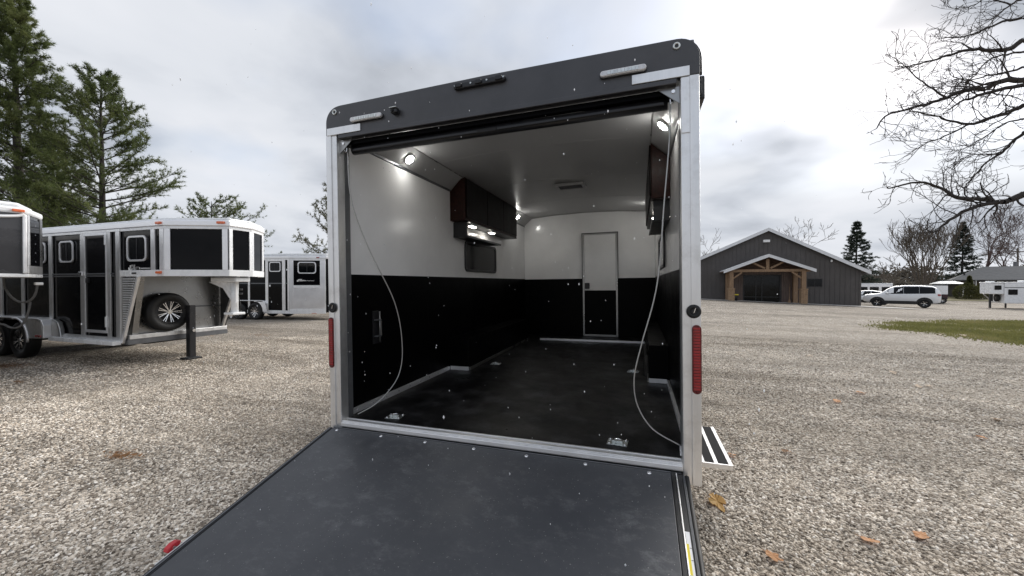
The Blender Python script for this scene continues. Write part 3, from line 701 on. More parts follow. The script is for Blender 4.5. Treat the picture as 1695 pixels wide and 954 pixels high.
# floor edge trims and wheel boxes
for sd, xin in ((-1, -0.975), (1, 1.045)):
    x0, x1 = sorted((xin, sd*(IW-0.001)))
    box('wheel_box', M['black_wall'], TR, (x0, x1, 1.83, 4.40, 0.5415, 0.92), 0.006)
    x0, x1 = sorted((sd*(IW-0.0005), sd*(IW-0.022)))
    tr_ = box('floor_trim', M['alu_bright'], TR, (x0, x1, 0.135, 1.80, 0.5415, 0.585), 0.002)
    for k in range(9):
        yy = 0.22 + k*0.185
        MB().lathe([(0.0005, 0.004*1), (0.004, 0.003), (0.006, 0.0), (0.0005, 0.0)], 8, 'x', (sd*(IW-0.0222) , yy, 0.566)).build('screw', M['chrome'], tr_)
    x0, x1 = sorted((xin, sd*(IW-0.022)))
    box('floor_trim', M['alu_bright'], TR, (x0, x1, 1.812, 1.829, 0.5415, 0.585), 0.002)
    x0, x1 = sorted((xin, xin-sd*0.014))
    box('floor_trim', M['alu_dull'], TR, (x0, x1, 1.835, 4.38, 0.5415, 0.578), 0.002)
box('floor_trim', M['alu_bright'], TR, (-0.76, 1.04, 4.41, 4.435, 0.5415, 0.575), 0.002)
# recessed tie-down rings in the floor
for x, y, rz in ((-0.858, 0.215, 8), (0.816, 0.215, -4), (-0.798, 2.26, 5), (0.883, 2.275, -6)):
    td = MB().box(-0.062, 0.062, -0.048, 0.048, 0.0, 0.004).build('tie_down', M['zinc'], TR, 0.001, loc=(x, y, 0.5415))
    td.rotation_euler = (0, 0, R(rz))
    for a in (-0.048, 0.048):
        for b in (-0.035, 0.035):
            MB().lathe([(0.0005, 0.008), (0.006, 0.007), (0.010, 0.0), (0.0005, 0.0)], 10, 'z', (a, b, 0.0042)).build('bolt', M['chrome'], td, smooth=True)
    MB().tube([(-0.030, -0.016, 0.012), (-0.030, 0.014, 0.014), (0.0, 0.026, 0.016), (0.030, 0.014, 0.014), (0.030, -0.016, 0.012)], 0.0055, 8).build('ring', M['chrome'], td, smooth=True)
    MB().box(-0.034, 0.034, -0.024, -0.010, 0.0042, 0.020).build('ring_bracket', M['zinc'], td, 0.003)
# latch bar on the left wall
lb = box('wall_latch', M['black_satin'], TR, (-IW+0.0005, -IW+0.012, 0.435, 0.515, 1.06, 1.345), 0.003)
MB().tube([(-IW+0.035, 0.495, 1.07), (-IW+0.035, 0.495, 1.34)], 0.007, 10).build('bar', M['alu_dull'], lb, smooth=True)
for z0 in (1.12, 1.26):
    box('bracket', M['alu_dark'], lb, (-IW+0.0125, -IW+0.045, 0.445, 0.51, z0, z0+0.012), 0.002)
box('grip', M['alu_dull'], lb, (-IW+0.043, -IW+0.052, 0.489, 0.503, 1.133, 1.258), 0.002)
# rolled screen under the header and corner brackets
sc = MB().tube([(-1.12, 0.115, 2.606), (1.12, 0.115, 2.606)], 0.034, 16).build('roll_screen', M['black_satin'], TR, smooth=True)
box('screen_channel', M['black_wall'], sc, (-1.16, 1.16, 0.052, 0.150, 2.630, 2.660))
box('screen_bar', M['black_satin'], sc, (-1.10, 1.10, 0.072, 0.084, 2.585, 2.606), 0.004)
box('pull_tab', M['rubber'], sc, (-0.07, 0.07, 0.066, 0.0715, 2.580, 2.604), 0.003)
for sd in (-1, 1):
    br = MB().prism([(sd*1.178, 2.660), (sd*1.06, 2.660), (sd*1.178, 2.565)], 'y', 0.034, 0.040).build('cable_bracket', M['alu_dull'], TR)
    MB().cyl((sd*1.145, 0.028, 2.635), (sd*1.145, 0.0335, 2.635), 0.010, 12).build('bracket_bolt', M['chrome'], br)
    MB().tube([(sd*1.14 + 0.010*math.cos(a), 0.05, 2.598 + 0.024*math.sin(a)) for a in np.linspace(0, 2*math.pi, 14)], 0.003, 6).build('shackle', M['chrome'], br)
def spline(pts, n=8):
    P = [Vector(p) for p in pts]; out = []
    for i in range(len(P)-1):
        p0, p1, p2, p3 = P[max(i-1, 0)], P[i], P[i+1], P[min(i+2, len(P)-1)]
        for k in range(n):
            t = k/n
            out.append(0.5*((2*p1) + (p2-p0)*t + (2*p0-5*p1+4*p2-p3)*t*t + (3*p1-p0-3*p2+p3)*t**3))
    out.append(P[-1]); return out
cl = [(-1.145, 0.075, 2.60), (-1.132, 0.09, 2.23), (-1.06, 0.19, 1.862), (-0.945, 0.352, 1.431), (-0.91, 0.40, 1.077), (-0.93, 0.37, 0.822), (-1.02, 0.24, 0.645), (-1.12, 0.11, 0.572)]
MB().tube(spline(cl), 0.0042, 6).build('ramp_cable', M['cable'], TR, smooth=True)
cr = [(1.132, 0.075, 2.60), (1.127, 0.08, 2.39), (1.098, 0.08, 2.046), (1.055, 0.08, 1.557), (0.966, 0.08, 1.2), (0.923, 0.08, 1.0), (0.939, 0.08, 0.838), (1.023, 0.08, 0.703), (1.172, 0.085, 0.622)]
rc = MB().tube(spline(cr), 0.0042, 6).build('ramp_cable', M['cable'], TR, smooth=True)
MB().tube([(1.174, 0.085, 0.622), (1.177, 0.085, 0.565)], 0.007, 8).build('cable_end', M['chrome'], rc)
# overhead cabinets with lights and valance shelf
for sd, y0, y1, xf in ((-1, 1.90, 3.94, 1.03), (1, 1.48, 3.60, 1.07)):
    prof = [(sd*(IW-0.001), 2.345), (sd*(IW-0.001), 2.700), (sd*1.080, 2.845), (sd*xf, 2.862), (sd*xf, 2.345)]
    cb = MB().prism(prof, 'y', y0, y1).build('overhead_cabinet', M['cherry'], TR, 0.004)
    nd = 3
    for k in range(nd):
        a = y0 + 0.02 + (y1-y0-0.04)*k/nd; b = a + (y1-y0-0.04)/nd - 0.012
        x0, x1 = sorted((sd*xf, sd*(xf-0.016)))
        d_ = box('cabinet_door', M['cherry_dark'], cb, (x0, x1, a, b, 2.375, 2.845), 0.004)
    x0, x1 = sorted((sd*(xf+0.0), sd*(IW-0.001)))
    box('under_panel', M['black_satin'], cb, (x0, x1, y0+0.10, y1, 2.335, 2.3445))
    ya, yb = y0+0.10, y0+1.27
    x0, x1 = sorted((sd*(xf+0.02), sd*(IW-0.001)))
    sh = box('valance_shelf', M['black_satin'], cb, (x0, x1, ya, yb, 2.150, 2.166))
    x0, x1 = sorted((sd*(xf+0.005), sd*(xf+0.0195)))
    box('shelf_edge', M['alu_dark'], sh, (x0, x1, ya, yb, 2.145, 2.172), 0.003)
    box('shelf_side', M['black_satin'], sh, tuple(sorted((sd*(xf+0.02), sd*(IW-0.001)))) + (ya-0.016, ya-0.0005, 2.150, 2.334))
    for yy in (y0+0.34, y0+1.02):
        xc = sd*(xf+0.06)
        lh = box('cabinet_light', M['white_paint'], cb, (xc-0.03, xc+0.03, yy-0.085, yy+0.085, 2.312, 2.3345), 0.004)
        box('lens', M['lamp_soft'], lh, (xc-0.022, xc+0.022, yy-0.07, yy+0.07, 2.305, 2.3118), 0.002)
# side windows
for sd, y0, y1 in ((-1, 2.29, 3.44), (1, 2.29, 3.44)):
    face = sd*IW
    window(TR, rr(y0, y1, 1.735, 2.150, 0.07), 'x', face, -sd, 0.035, M['black_satin'], M['glass_dark'])
# dome lights on the coves
for sd in (-1, 1):
    nrm = Vector((-sd*0.152, 0, -0.170)).normalized(); tan = Vector((sd*0.170, 0, -0.152)).normalized()
    for yy in (0.90, 4.35):
        c = Vector((sd*1.150, yy, 2.792)) + nrm*0.010
        d_ = MB().cyl(c - nrm*0.009, c + nrm*0.007, 0.055, 8, 0.050).build('dome_light', M['white_paint'], TR, 0.003)
        MB().tube([c + nrm*0.0072, c + nrm*0.016, c + nrm*0.020], [0.043, 0.038, 0.022], 20).build('lens', M['lamp'], d_, smooth=True)
# ceiling vent
vt = MB().ring(rr(-0.135, 0.275, 2.80, 3.08, 0.03), rr(-0.09, 0.23, 2.835, 3.045, 0.02), 'z', 2.880, 2.9115).build('roof_vent', M['ceiling'], TR, 0.004)
box('vent_screen', M['black_satin'], vt, (-0.091, 0.231, 2.834, 3.046, 2.893, 2.898))
for k in range(5):
    box('vent_louver', M['alu_dark'], vt, (-0.085, 0.225, 2.85+k*0.04, 2.858+k*0.04, 2.884, 2.8925))

# ------------------------------------------------------------------ horse trailers in the row on the left
def facade(parent, p0, p1, z0, z1, t=0.02):
    """helper: returns f(a, b, z0, z1, out) -> MB box on the vertical plane from p0 to p1, proud by `out`"""
    p0 = Vector((*p0, 0)); p1 = Vector((*p1, 0)); ex = (p1-p0); L = ex.length; ex.normalize(); nrm = Vector((ex.y, -ex.x, 0))
    def f(a, b, za, zb, o0, o1):
        c = p0 + ex*((a+b)/2) + nrm*((o0+o1)/2) + Vector((0, 0, (za+zb)/2))
        return MB().obox(c, ex*(b-a)/2, nrm*(o1-o0)/2, Vector((0, 0, (zb-za)/2)))
    def w(poly, out, frame_w, name='window'):
        cx = sum(p[0] for p in poly)/len(poly); cz = sum(p[1] for p in poly)/len(poly)
        hx = max(p[0] for p in poly)-cx; hh = max(p[1] for p in poly)-cz
        inner = [(cx+(p[0]-cx)*(hx-frame_w)/hx, cz+(p[1]-cz)*(hh-frame_w)/hh) for p in poly]
        def mp(m):
            m.v = [tuple(p0 + ex*v[0] + nrm*v[1] + Vector((0, 0, v[2]))) for v in m.v]; return m
        fr = mp(MB().ring(poly, inner, 'y', out, out+0.022)).build(name, M['alu_bright'], parent, 0.003)
        mp(MB().prism(inner, 'y', out+0.001, out+0.008)).build('pane', M['glass_dark'], fr)
        x0, x1 = min(p[0] for p in inner), max(p[0] for p in inner); z0_, z1_ = min(p[1] for p in inner), max(p[1] for p in inner)
        mp(MB().box(cx-0.012, cx+0.012, out+0.0085, out+0.014, z0_+0.01, z1_-0.01)).build('slider_bar', M['black_satin'], fr)
        return fr
    return f, w, L, ex, nrm

# --- black gooseneck trailer
T2 = thing('horse_trailer', 'long black gooseneck horse trailer with polished aluminium trim and a spare wheel', 'trailer', (-8.25, 3.05, 0))
ox, oy = 8.25, -3.05
def l2(p): return (p[0]+ox, p[1]+oy)
fA, wA, LA, _, _ = facade(T2, l2((-14.6, 2.15)), l2((-8.22, 2.15)), 0, 0)
def X2(x): return x + 14.6
# body core, roof
MB().box(-14.6+ox, -8.26+ox, 2.16+oy, 3.94+oy, 0.47, 2.60).build('body', M['black_gloss'], T2)
nose = [l2(p) for p in ((-8.255, 2.16), (-7.0, 2.16), (-6.01, 2.57), (-6.01, 2.99), (-6.33, 3.47), (-7.0, 3.89), (-8.255, 3.94))]
MB().prism(nose, 'z', 1.745, 2.60).build('nose', M['black_gloss'], T2)
def grow(poly, k, c=None):
    cx = sum(p[0] for p in poly)/len(poly); cy = sum(p[1] for p in poly)/len(poly)
    return [(cx+(p[0]-cx)*k, cy+(p[1]-cy)*k) for p in poly]
outline = [l2(p) for p in ((-14.62, 2.13), (-7.0, 2.13), (-5.975, 2.55), (-5.975, 3.0), (-6.31, 3.50), (-7.0, 3.92), (-14.62, 3.97))]
rf = MB().prism(outline, 'z', 2.585, 2.70).build('roof', M['alu_bright'], T2, 0.02)
MB().prism([(p[0]*0.992 - 0.02, p[1]*0.93) for p in outline], 'z', 2.7005, 2.745).build('roof_cap', M['white_alu'], rf, 0.03)
# side rails and posts on the near side
for za, zb, o in ((1.742, 1.768, 0.022), (1.700, 1.728, 0.018)):
    fA(0, X2(-8.42), za, zb, 0.001, o).build('belt_rail', M['alu_dark'], T2, 0.003)
fA(0, X2(-8.22), 0.45, 0.56, -0.005, 0.02).build('bottom_rail', M['alu'], T2, 0.003)
fA(0, X2(-8.22), 2.54, 2.584, -0.005, 0.024).build('top_rail', M['alu'], T2, 0.003)
for a, b in ((-12.50, -12.39), (-11.62, -11.52), (-10.565, -10.45), (-9.465, -9.34), (-8.612, -8.505), (-8.345, -8.222)):
    fA(X2(a), X2(b), 0.561, 2.539, 0.001, 0.026).build('post', M['alu'], T2, 0.003)
wA(rr(X2(-10.20), X2(-9.72), 1.99, 2.425, 0.08), 0.001, 0.032)
wA(rr(X2(-11.30), X2(-10.70), 1.99, 2.425, 0.08), 0.001, 0.032)
wA(rr(X2(-12.30), X2(-11.72), 1.99, 2.425, 0.08), 0.001, 0.032)
# door
dpan = fA(X2(-9.338), X2(-8.614), 0.64, 2.535, 0.001, 0.012).build('door', M['black_gloss'], T2)
fA(X2(-9.338), X2(-8.614), 2.49, 2.5385, 0.0125, 0.030).build('door_frame', M['alu_bright'], dpan, 0.003)
fA(X2(-9.338), X2(-8.614), 0.625, 0.675, 0.0125, 0.030).build('door_frame', M['alu_bright'], dpan, 0.003)
for a, b in ((-9.338, -9.30), (-8.652, -8.614)):
    fA(X2(a), X2(b), 0.676, 2.489, 0.0125, 0.030).build('door_frame', M['alu_bright'], dpan, 0.003)
for za in (2.30, 0.74):
    fA(X2(-8.655), X2(-8.595), za, za+0.20, 0.0305, 0.045).build('hinge', M['white_alu'], dpan, 0.006)
fA(X2(-9.25), X2(-9.17), 1.585, 1.675, 0.0125, 0.05).build('door_latch', M['black_satin'], dpan, 0.006)
fA(X2(-9.45), X2(-9.34), 1.72, 1.80, 0.0305, 0.06).build('hold_back', M['chrome'], dpan, 0.006)
# running board
MB().box(-10.30+ox, -8.20+ox, 2.00+oy, 2.128+oy, 0.425, 0.505).build('running_board', M['white_alu'], T2, 0.01)
# louvred gusset under the gooseneck
gus = [l2(p) for p in ((-8.22, 2.15), (-8.22, 2.15))]
MB().prism([(-8.222+ox, 0.45), (-8.190+ox, 0.45), (-7.72+ox, 1.70), (-8.222+ox, 1.70)], 'y', 2.145+oy, 2.165+oy).build('gusset', M['alu_dull'], T2)
for k in range(22):
    z = 0.74 + k*0.043
    xe = -8.190 + (z-0.45)/(1.70-0.45)*0.47
    MB().box(-8.15+ox, max(-8.12, xe-0.06)+ox, 2.128+oy, 2.1445+oy, z, z+0.022).build('louver', M['alu_bright'], T2, 0.004)
MB().beam((-8.185+ox, 2.14+oy, 0.46), (-7.70+ox, 2.14+oy, 1.70), 0.05, 0.045, up=(0, 1, 0)).build('gusset_edge', M['alu_bright'], T2, 0.004)
# front bulkhead under the nose with spare wheel and landing leg
MB().box(-8.255+ox, -8.225+ox, 2.19+oy, 3.94+oy, 0.47, 1.744).build('front_wall', M['alu_dull'], T2)
MB().box(-8.224+ox, -8.212+ox, 2.9+oy, 3.93+oy, 1.06, 1.09).build('wall_seam', M['alu_dark'], T2)
MB().box(-8.30+ox, -8.08+ox, 2.17+oy, 3.98+oy, 0.42, 0.52).build('front_rail', M['alu_dark'], T2, 0.006)
MB().box(-8.21+ox, -8.07+ox, 2.19+oy, 3.96+oy, 0.521, 0.60).build('front_sill', M['alu'], T2, 0.006)
MB().prism([(-8.20+ox, 0.55), (-8.1+ox, 0.55), (-7.55+ox, 1.74), (-8.20+ox, 1.74)], 'y', 3.90+oy, 3.93+oy).build('far_gusset', M['black_satin'], T2)
MB().beam((-8.12+ox, 3.88+oy, 0.55), (-7.58+ox, 3.88+oy, 1.74), 0.05, 0.05, up=(0, 1, 0)).build('far_gusset_edge', M['alu'], T2, 0.004)
MB().beam((-8.19+ox, 2.30+oy, 0.56), (-7.95+ox, 2.30+oy, 1.74), 0.10, 0.10, up=(0, 1, 0)).build('strut', M['alu_dull'], T2, 0.01)
sp = wheel(T2, (-8.10+ox, 2.80+oy, 1.00), 0.385, 0.22, -1, 9); sp.rotation_euler = (0, 0, R(90))
sp['label'] = 'spare wheel on the front wall'
lg = MB().box(-7.98+ox, -7.86+ox, 3.06+oy, 3.18+oy, 0.05, 1.12).build('landing_leg', M['black_satin'], T2, 0.01)
MB().box(-8.05+ox, -7.79+ox, 2.99+oy, 3.25+oy, 0.0, 0.035).build('foot', M['black_satin'], lg, 0.005)
MB().cyl((-7.855+ox, 3.12+oy, 0.60), (-7.82+ox, 3.12+oy, 0.60), 0.03, 12).build('pin', M['chrome'], lg)
# nose facets
def facet(a, b, pans, inset=0.0):
    f, w_, L, _, _ = facade(T2, l2(a), l2(b), 0, 0)
    f(-0.01, L+0.01, 1.70, 1.815, -0.005, 0.024).build('nose_rail', M['white_alu'], T2, 0.004)
    f(-0.005, L+0.005, 2.54, 2.5845, -0.005, 0.020).build('nose_rail', M['white_alu'], T2, 0.004)
    for p0, p1 in pans:
        f(p0, p1, 1.816, 2.5395, 0.001, 0.022).build('nose_post', M['alu_bright'], T2, 0.003)
    return f, w_, L
f1, w1, L1 = facet((-8.22, 2.16), (-7.0, 2.16), ((0.865, 0.975), (1.105, 1.215)))
w1(rr(0.175, 0.735, 1.975, 2.445, 0.09), 0.001, 0.034)
f2, w2, L2 = facet((-7.0, 2.16), (-6.01, 2.57), ((0.0, 0.10), (0.975, 1.065)))
f3, w3, L3 = facet((-6.01, 2.57), (-6.01, 2.99), ((0.0, 0.06), (0.37, 0.42)))
f4, w4, L4 = facet((-6.01, 2.99), (-6.33, 3.47), ((0.0, 0.07), (0.50, 0.57)))
f5, w5, L5 = facet((-6.33, 3.47), (-7.0, 3.89), ((0.0, 0.08),))
f1(0.34, 0.47, 1.745, 1.775, 0.0245, 0.034).build('grab_slot', M['black_satin'], T2, 0.008)
for f, a, z in ((f1, 1.05, 1.745), (f1, 1.05, 2.62), (f2, 0.90, 2.63)):
    f(a, a+0.13, z, z+0.045, 0.0245, 0.06).build('marker_light', M['amber'], T2, 0.01)
# painted script mark under the window (strokes only)
def script_mark(f, a, z, k, par, off):
    strokes = [[(0.00, -0.02), (0.05, 0.03), (0.11, 0.075), (0.17, 0.085), (0.21, 0.07), (0.14, 0.06), (0.10, 0.045), (0.14, 0.03), (0.20, 0.02), (0.16, 0.0), (0.08, 0.0)],
               [(0.22, 0.0), (0.24, 0.035), (0.27, 0.005), (0.30, 0.04), (0.32, 0.005), (0.35, 0.03), (0.38, 0.005)]]
    mk = None
    for st_ in strokes:
        for p, q in zip(st_[:-1], st_[1:]):
            mx, mz = (p[0]+q[0])/2*k, (p[1]+q[1])/2*k; ln = math.hypot(q[0]-p[0], q[1]-p[1])*k/2 + 0.004
            wd = abs(q[0]-p[0])*k/2+0.010; hh = abs(q[1]-p[1])*k/2+0.007
            b_ = f(a+mx-wd, a+mx+wd, z+mz-hh, z+mz+hh, off, off+0.0015)
            if mk is None: mk = b_
            else: mk.add(b_.v, b_.f)
    for i in range(9):
        b_ = f(a+(0.42+0.04*i)*k, a+(0.445+0.04*i)*k, z+0.004*k, z+0.026*k, off, off+0.0015); mk.add(b_.v, b_.f)
    return mk.build('painted_script', M['white_paint'], par)
script_mark(f1, 0.20, 1.835, 0.85, T2, 0.0015)
# coupler
cp = MB().box(-6.72+ox, -6.05+ox, 2.72+oy, 3.0+oy, 1.60, 1.69).build('coupler', M['white_alu'], T2, 0.02)
MB().cyl((-6.28+ox, 2.86+oy, 1.03), (-6.28+ox, 2.86+oy, 1.60), 0.062, 18).build('coupler_tube', M['white_alu'], cp, 0, True)
MB().prism([(-6.95+ox, 1.60), (-6.2+ox, 1.60), (-6.22+ox, 1.20), (-6.35+ox, 1.26), (-6.55+ox, 1.48)], 'y', 2.83+oy, 2.89+oy).build('coupler_web', M['white_alu'], cp, 0.006)
MB().box(-6.40+ox, -6.16+ox, 2.74+oy, 2.98+oy, 0.985, 1.03).build('coupler_plate', M['white_alu'], cp, 0.01)
for z in (1.38, 1.46):
    MB().cyl((-6.27+ox, 2.93+oy, z), (-6.20+ox, 2.95+oy, z), 0.02, 8).build('set_bolt', M['black_satin'], cp)
MB().tube(spline([(-7.56+ox, 3.85+oy, 1.3), (-7.5+ox, 3.86+oy, 1.05), (-7.58+ox, 3.86+oy, 0.80), (-7.70+ox, 3.85+oy, 0.86), (-7.72+ox, 3.84+oy, 1.02)]), 0.012, 6).build('light_cord', M['rubber'], T2, smooth=True)
# wheels and fender
for x in (-12.21, -11.37):
    wheel(T2, (x+ox, 2.09+oy, 0.385), 0.385, 0.22, -1, 9); wheel(T2, (x+ox, 3.85+oy, 0.385), 0.385, 0.22, 1, 9)
def fender(par, x0, x1, y0, y1, zt, zb, mat):
    poly = [(x0, zb), (x0+0.05, zt-0.10), (x0+0.15, zt), (x1-0.22, zt), (x1-0.08, zt-0.03), (x1, zt-0.14), (x1, zb)]
    inner = [(x0+0.03, zb), (x0+0.08, zt-0.12), (x0+0.17, zt-0.03), (x1-0.23, zt-0.03), (x1-0.11, zt-0.06), (x1-0.035, zt-0.16), (x1-0.035, zb)]
    f_ = MB()
    n = len(poly)
    f_.add([(p[0], y0, p[1]) for p in poly] + [(p[0], y1, p[1]) for p in poly] + [(p[0], y0, p[1]) for p in inner] + [(p[0], y1, p[1]) for p in inner],
           [(i, i+1, n+i+1, n+i) for i in range(n-1)] + [(2*n+i, 3*n+i, 3*n+i+1, 2*n+i+1) for i in range(n-1)] + [(i, 2*n+i, 2*n+i+1, i+1) for i in range(n-1)] + [(n+i, n+i+1, 3*n+i+1, 3*n+i) for i in range(n-1)] + [(0, n, 3*n, 2*n), (n-1, 3*n-1, 4*n-1, 2*n-1)])
    return f_.build('fender', mat, par, 0.01)
fd = fender(T2, -12.80+ox, -10.34+ox, 1.95+oy, 2.149+oy, 0.87, 0.47, M['alu_bright'])
MB().prism([(-10.34+ox, 0.47), (-10.02+ox, 0.47), (-10.06+ox, 0.66), (-10.14+ox, 0.80), (-10.34+ox, 0.86)], 'y', 2.06+oy, 2.149+oy).build('fender_skirt', M['alu_dull'], T2, 0.02)
MB().prism(arc(-11.37+ox, 0.385, 0.47, 8, 90, 9) + [(-10.60+ox, 0.835), (-10.46+ox, 0.80), (-10.40+ox, 0.70), (-10.38+ox, 0.47)], 'y', 1.955+oy, 1.985+oy).build('fender_face', M['alu'], fd, 0.006)
MB().tube([(x, 1.95+oy, z) for x, z in arc(-11.37+ox, 0.385, 0.465, -2, 100, 12)], 0.022, 8).build('fender_lip', M['alu_bright'], fd, smooth=True)
MB().box(-10.62+ox, -10.42+ox, 1.94+oy, 1.9545+oy, 0.49, 0.535).build('marker_light', M['red_lens'], T2, 0.004)
for x0 in (-14.2,):
    MB().box(x0+ox, -8.4+ox, 2.6+oy, 3.5+oy, 0.36, 0.468).build('chassis', M['black_satin'], T2)
MB().cyl((-12.21+ox, 2.2+oy, 0.385), (-12.21+ox, 3.85+oy, 0.385), 0.05).build('axle', M['black_satin'], T2)
MB().cyl((-11.37+ox, 2.2+oy, 0.385), (-11.37+ox, 3.85+oy, 0.385), 0.05).build('axle', M['black_satin'], T2)

# --- grey gooseneck trailer, only its nose in view
T1 = thing('horse_trailer', 'grey gooseneck trailer nose with white roof cap and loose hanging cord', 'trailer', (-10.1, 0.15, 0))
ox1, oy1 = 10.1, -0.15
def l1(p): return (p[0]+ox1, p[1]+oy1)
o1 = [l1(p) for p in ((-10.1, -0.92), (-8.35, -0.92), (-7.76, -0.50), (-7.76, 0.83), (-8.30, 1.17), (-10.1, 1.22))]
MB().prism(o1, 'z', 1.715, 2.64).build('nose', M['grey_paint'], T1, 0.01)
rc1 = MB().prism([(p[0]+0.015, p[1]*1.02) for p in o1], 'z', 2.60, 2.70).build('roof_rail', M['white_alu'], T1, 0.03)
MB().prism([(p[0]*0.985, p[1]*0.93) for p in o1], 'z', 2.7005, 2.77).build('roof_cap', M['white_alu'], rc1, 0.05)
MB().prism([(p[0]+0.012, p[1]*1.015) for p in o1], 'z', 1.665, 1.714).build('bottom_rail', M['white_alu'], T1, 0.006)
fT, wT, LT, _, _ = facade(T1, l1((-7.76, -0.50)), l1((-7.76, 0.83)), 0, 0)
fT(LT-0.05, LT-0.005, 1.72, 2.60, 0.001, 0.03).build('corner_post', M['alu_bright'], T1, 0.012)
MB().tube(spline([tuple(Vector((*l1((-7.745, y)), z))) for y, z in ((-0.5, 2.52), (0.0, 2.545), (0.45, 2.53), (0.70, 2.56), (0.80, 2.595))]), 0.022, 8).build('trim_band', M['white_alu'], T1, smooth=True)
fU, wU, LU, _, _ = facade(T1, l1((-7.76, 0.83)), l1((-8.30, 1.17)), 0, 0)
fU(0.05, LU-0.10, 1.84, 2.56, 0.001, 0.014).build('dark_panel', M['black_gloss'], T1, 0.01)
fU(0.0, 0.049, 1.84, 2.60, 0.001, 0.022).build('corner_post', M['alu_bright'], T1, 0.006)
fU(LU-0.09, LU, 1.84, 2.60, 0.001, 0.022).build('corner_post', M['alu_dull'], T1, 0.006)
fU(0.0, LU, 1.72, 1.838, 0.001, 0.020).build('kick_plate', M['alu'], T1, 0.004)
for k in range(5):
    fU(LU*0.50, LU*0.50+0.018, 1.90+k*0.14, 1.918+k*0.14, 0.0145, 0.018).build('rivet', M['chrome'], T1)
fT(LT-0.15, LT-0.03, 2.625, 2.665, 0.02, 0.05).build('marker_light', M['amber'], T1, 0.008)
MB().box(-17.4+ox1, -10.11+ox1, -0.92+oy1, 1.22+oy1, 0.47, 2.62).build('body', M['grey_paint'], T1, 0.01)
MB().box(-17.4+ox1, -10.12+ox1, -0.94+oy1, 1.24+oy1, 2.6205, 2.74).build('roof', M['white_alu'], T1, 0.03)
MB().box(-17.4+ox1, -10.12+ox1, -0.5+oy1, 0.8+oy1, 0.36, 0.468).build('chassis', M['black_satin'], T1)
for x in (-14.4, -13.5):
    wheel(T1, (x+ox1, -0.85+oy1, 0.385), 0.385, 0.22, -1, 9); wheel(T1, (x+ox1, 1.12+oy1, 0.385), 0.385, 0.22, 1, 9)
lg1 = MB().box(-10.0+ox1, -9.88+ox1, 0.1+oy1, 0.22+oy1, 0.03, 1.66).build('landing_leg', M['black_satin'], T1, 0.01)
MB().box(-10.07+ox1, -9.81+ox1, 0.03+oy1, 0.29+oy1, 0.0, 0.03).build('foot', M['black_satin'], lg1)
M['cord'] = pbr('grey cord', (0.10, 0.10, 0.10), 0.5, 0.0, 0.2, 20)
def cord(px, d, par, o, r=0.016, mat='cord', name='hanging_cord'):
    pts = [at(u, v, d) - Vector(o) for u, v in px]
    return MB().tube(spline(pts), r, 6).build(name, M[mat], par, smooth=True)
T1o = (-10.1, 0.15, 0)
c1 = cord([(6, 459), (8, 475), (18, 491), (32, 500), (47, 499), (57, 490), (61, 478), (62, 470)], 6.2, T1, T1o)
cord([(50, 500), (48, 512), (42, 530), (32, 541), (20, 543), (8, 538), (-6, 529), (-20, 470), (-22, 459)], 6.25, T1, T1o)
p_ = at(64, 470, 6.2) - Vector(T1o)
MB().obox(p_, (0.03, 0, 0), (0, 0.045, 0), (0, 0, 0.022)).build('plug', M['white_alu'], c1, 0.01)

# --- short black and silver trailer behind them
p3 = cam_xy(-9.49, 16.27)
ang3 = math.atan2(RGT.y*0.98 - 0.2*math.cos(YAW), RGT.x*0.98 - 0.2*math.sin(YAW))
T3 = thing('horse_trailer', 'short black and silver bumper pull horse trailer with polished fender', 'trailer', (p3[0], p3[1], 0), ang3)
out3 = [(-4.3, 0.0), (0.0, 0.0), (1.40, 0.45), (1.62, 0.85), (1.40, 1.35), (0.0, 1.85), (-4.3, 1.85)]
MB().prism(out3, 'z', 0.32, 2.66).build('body', M['black_gloss'], T3)
r3 = MB().prism([(p[0]*1.01+0.01, (p[1]-0.92)*1.03+0.92) for p in out3], 'z', 2.64, 2.76).build('roof', M['alu_bright'], T3, 0.02)
MB().prism([(p[0]*0.98, (p[1]-0.92)*0.95+0.92) for p in out3], 'z', 2.7605, 2.87).build('roof_cap', M['white_alu'], r3, 0.04)
g, gw, gL, _, _ = facade(T3, (-4.3, 0.0), (0.0, 0.0), 0, 0)
def X3(x): return x + 4.3
g(0, 4.3, 0.28, 0.42, -0.005, 0.022).build('bottom_rail', M['white_alu'], T3, 0.004)
g(0, 4.3, 2.58, 2.64, -0.005, 0.022).build('top_rail', M['alu'], T3, 0.004)
g(0, 4.3, 1.56, 1.60, 0.001, 0.018).build('belt_rail', M['alu_dark'], T3, 0.004)
for a, b in ((-1.20, -1.06), (-0.36, -0.20), (-0.09, 0.0), (-2.1, -2.0), (-3.2, -3.1)):
    g(X3(a), X3(b), 0.421, 2.579, 0.001, 0.026).build('post', M['alu'], T3, 0.004)
gd = g(X3(-1.058), X3(-0.362), 0.50, 2.575, 0.001, 0.012).build('door', M['black_gloss'], T3)
g(X3(-1.058), X3(-0.362), 2.53, 2.578, 0.0125, 0.03).build('door_frame', M['alu'], gd)
g(X3(-1.00), X3(-0.93), 1.44, 1.52, 0.0125, 0.05).build('door_latch', M['white_alu'], gd, 0.006)
gw(rr(X3(-0.99), X3(-0.43), 2.08, 2.50, 0.08), 0.0125, 0.035)
h_, hw, hL, _, _ = facade(T3, (0.0, 0.0), (1.40, 0.45), 0, 0)
h_(0, hL, 0.28, 0.50, -0.005, 0.024).build('bottom_rail', M['white_alu'], T3, 0.004)
h_(0, hL, 2.56, 2.64, -0.005, 0.022).build('top_rail', M['white_alu'], T3, 0.004)
h_(0.0, 0.16, 0.501, 2.559, 0.001, 0.026).build('post', M['alu_bright'], T3, 0.004)
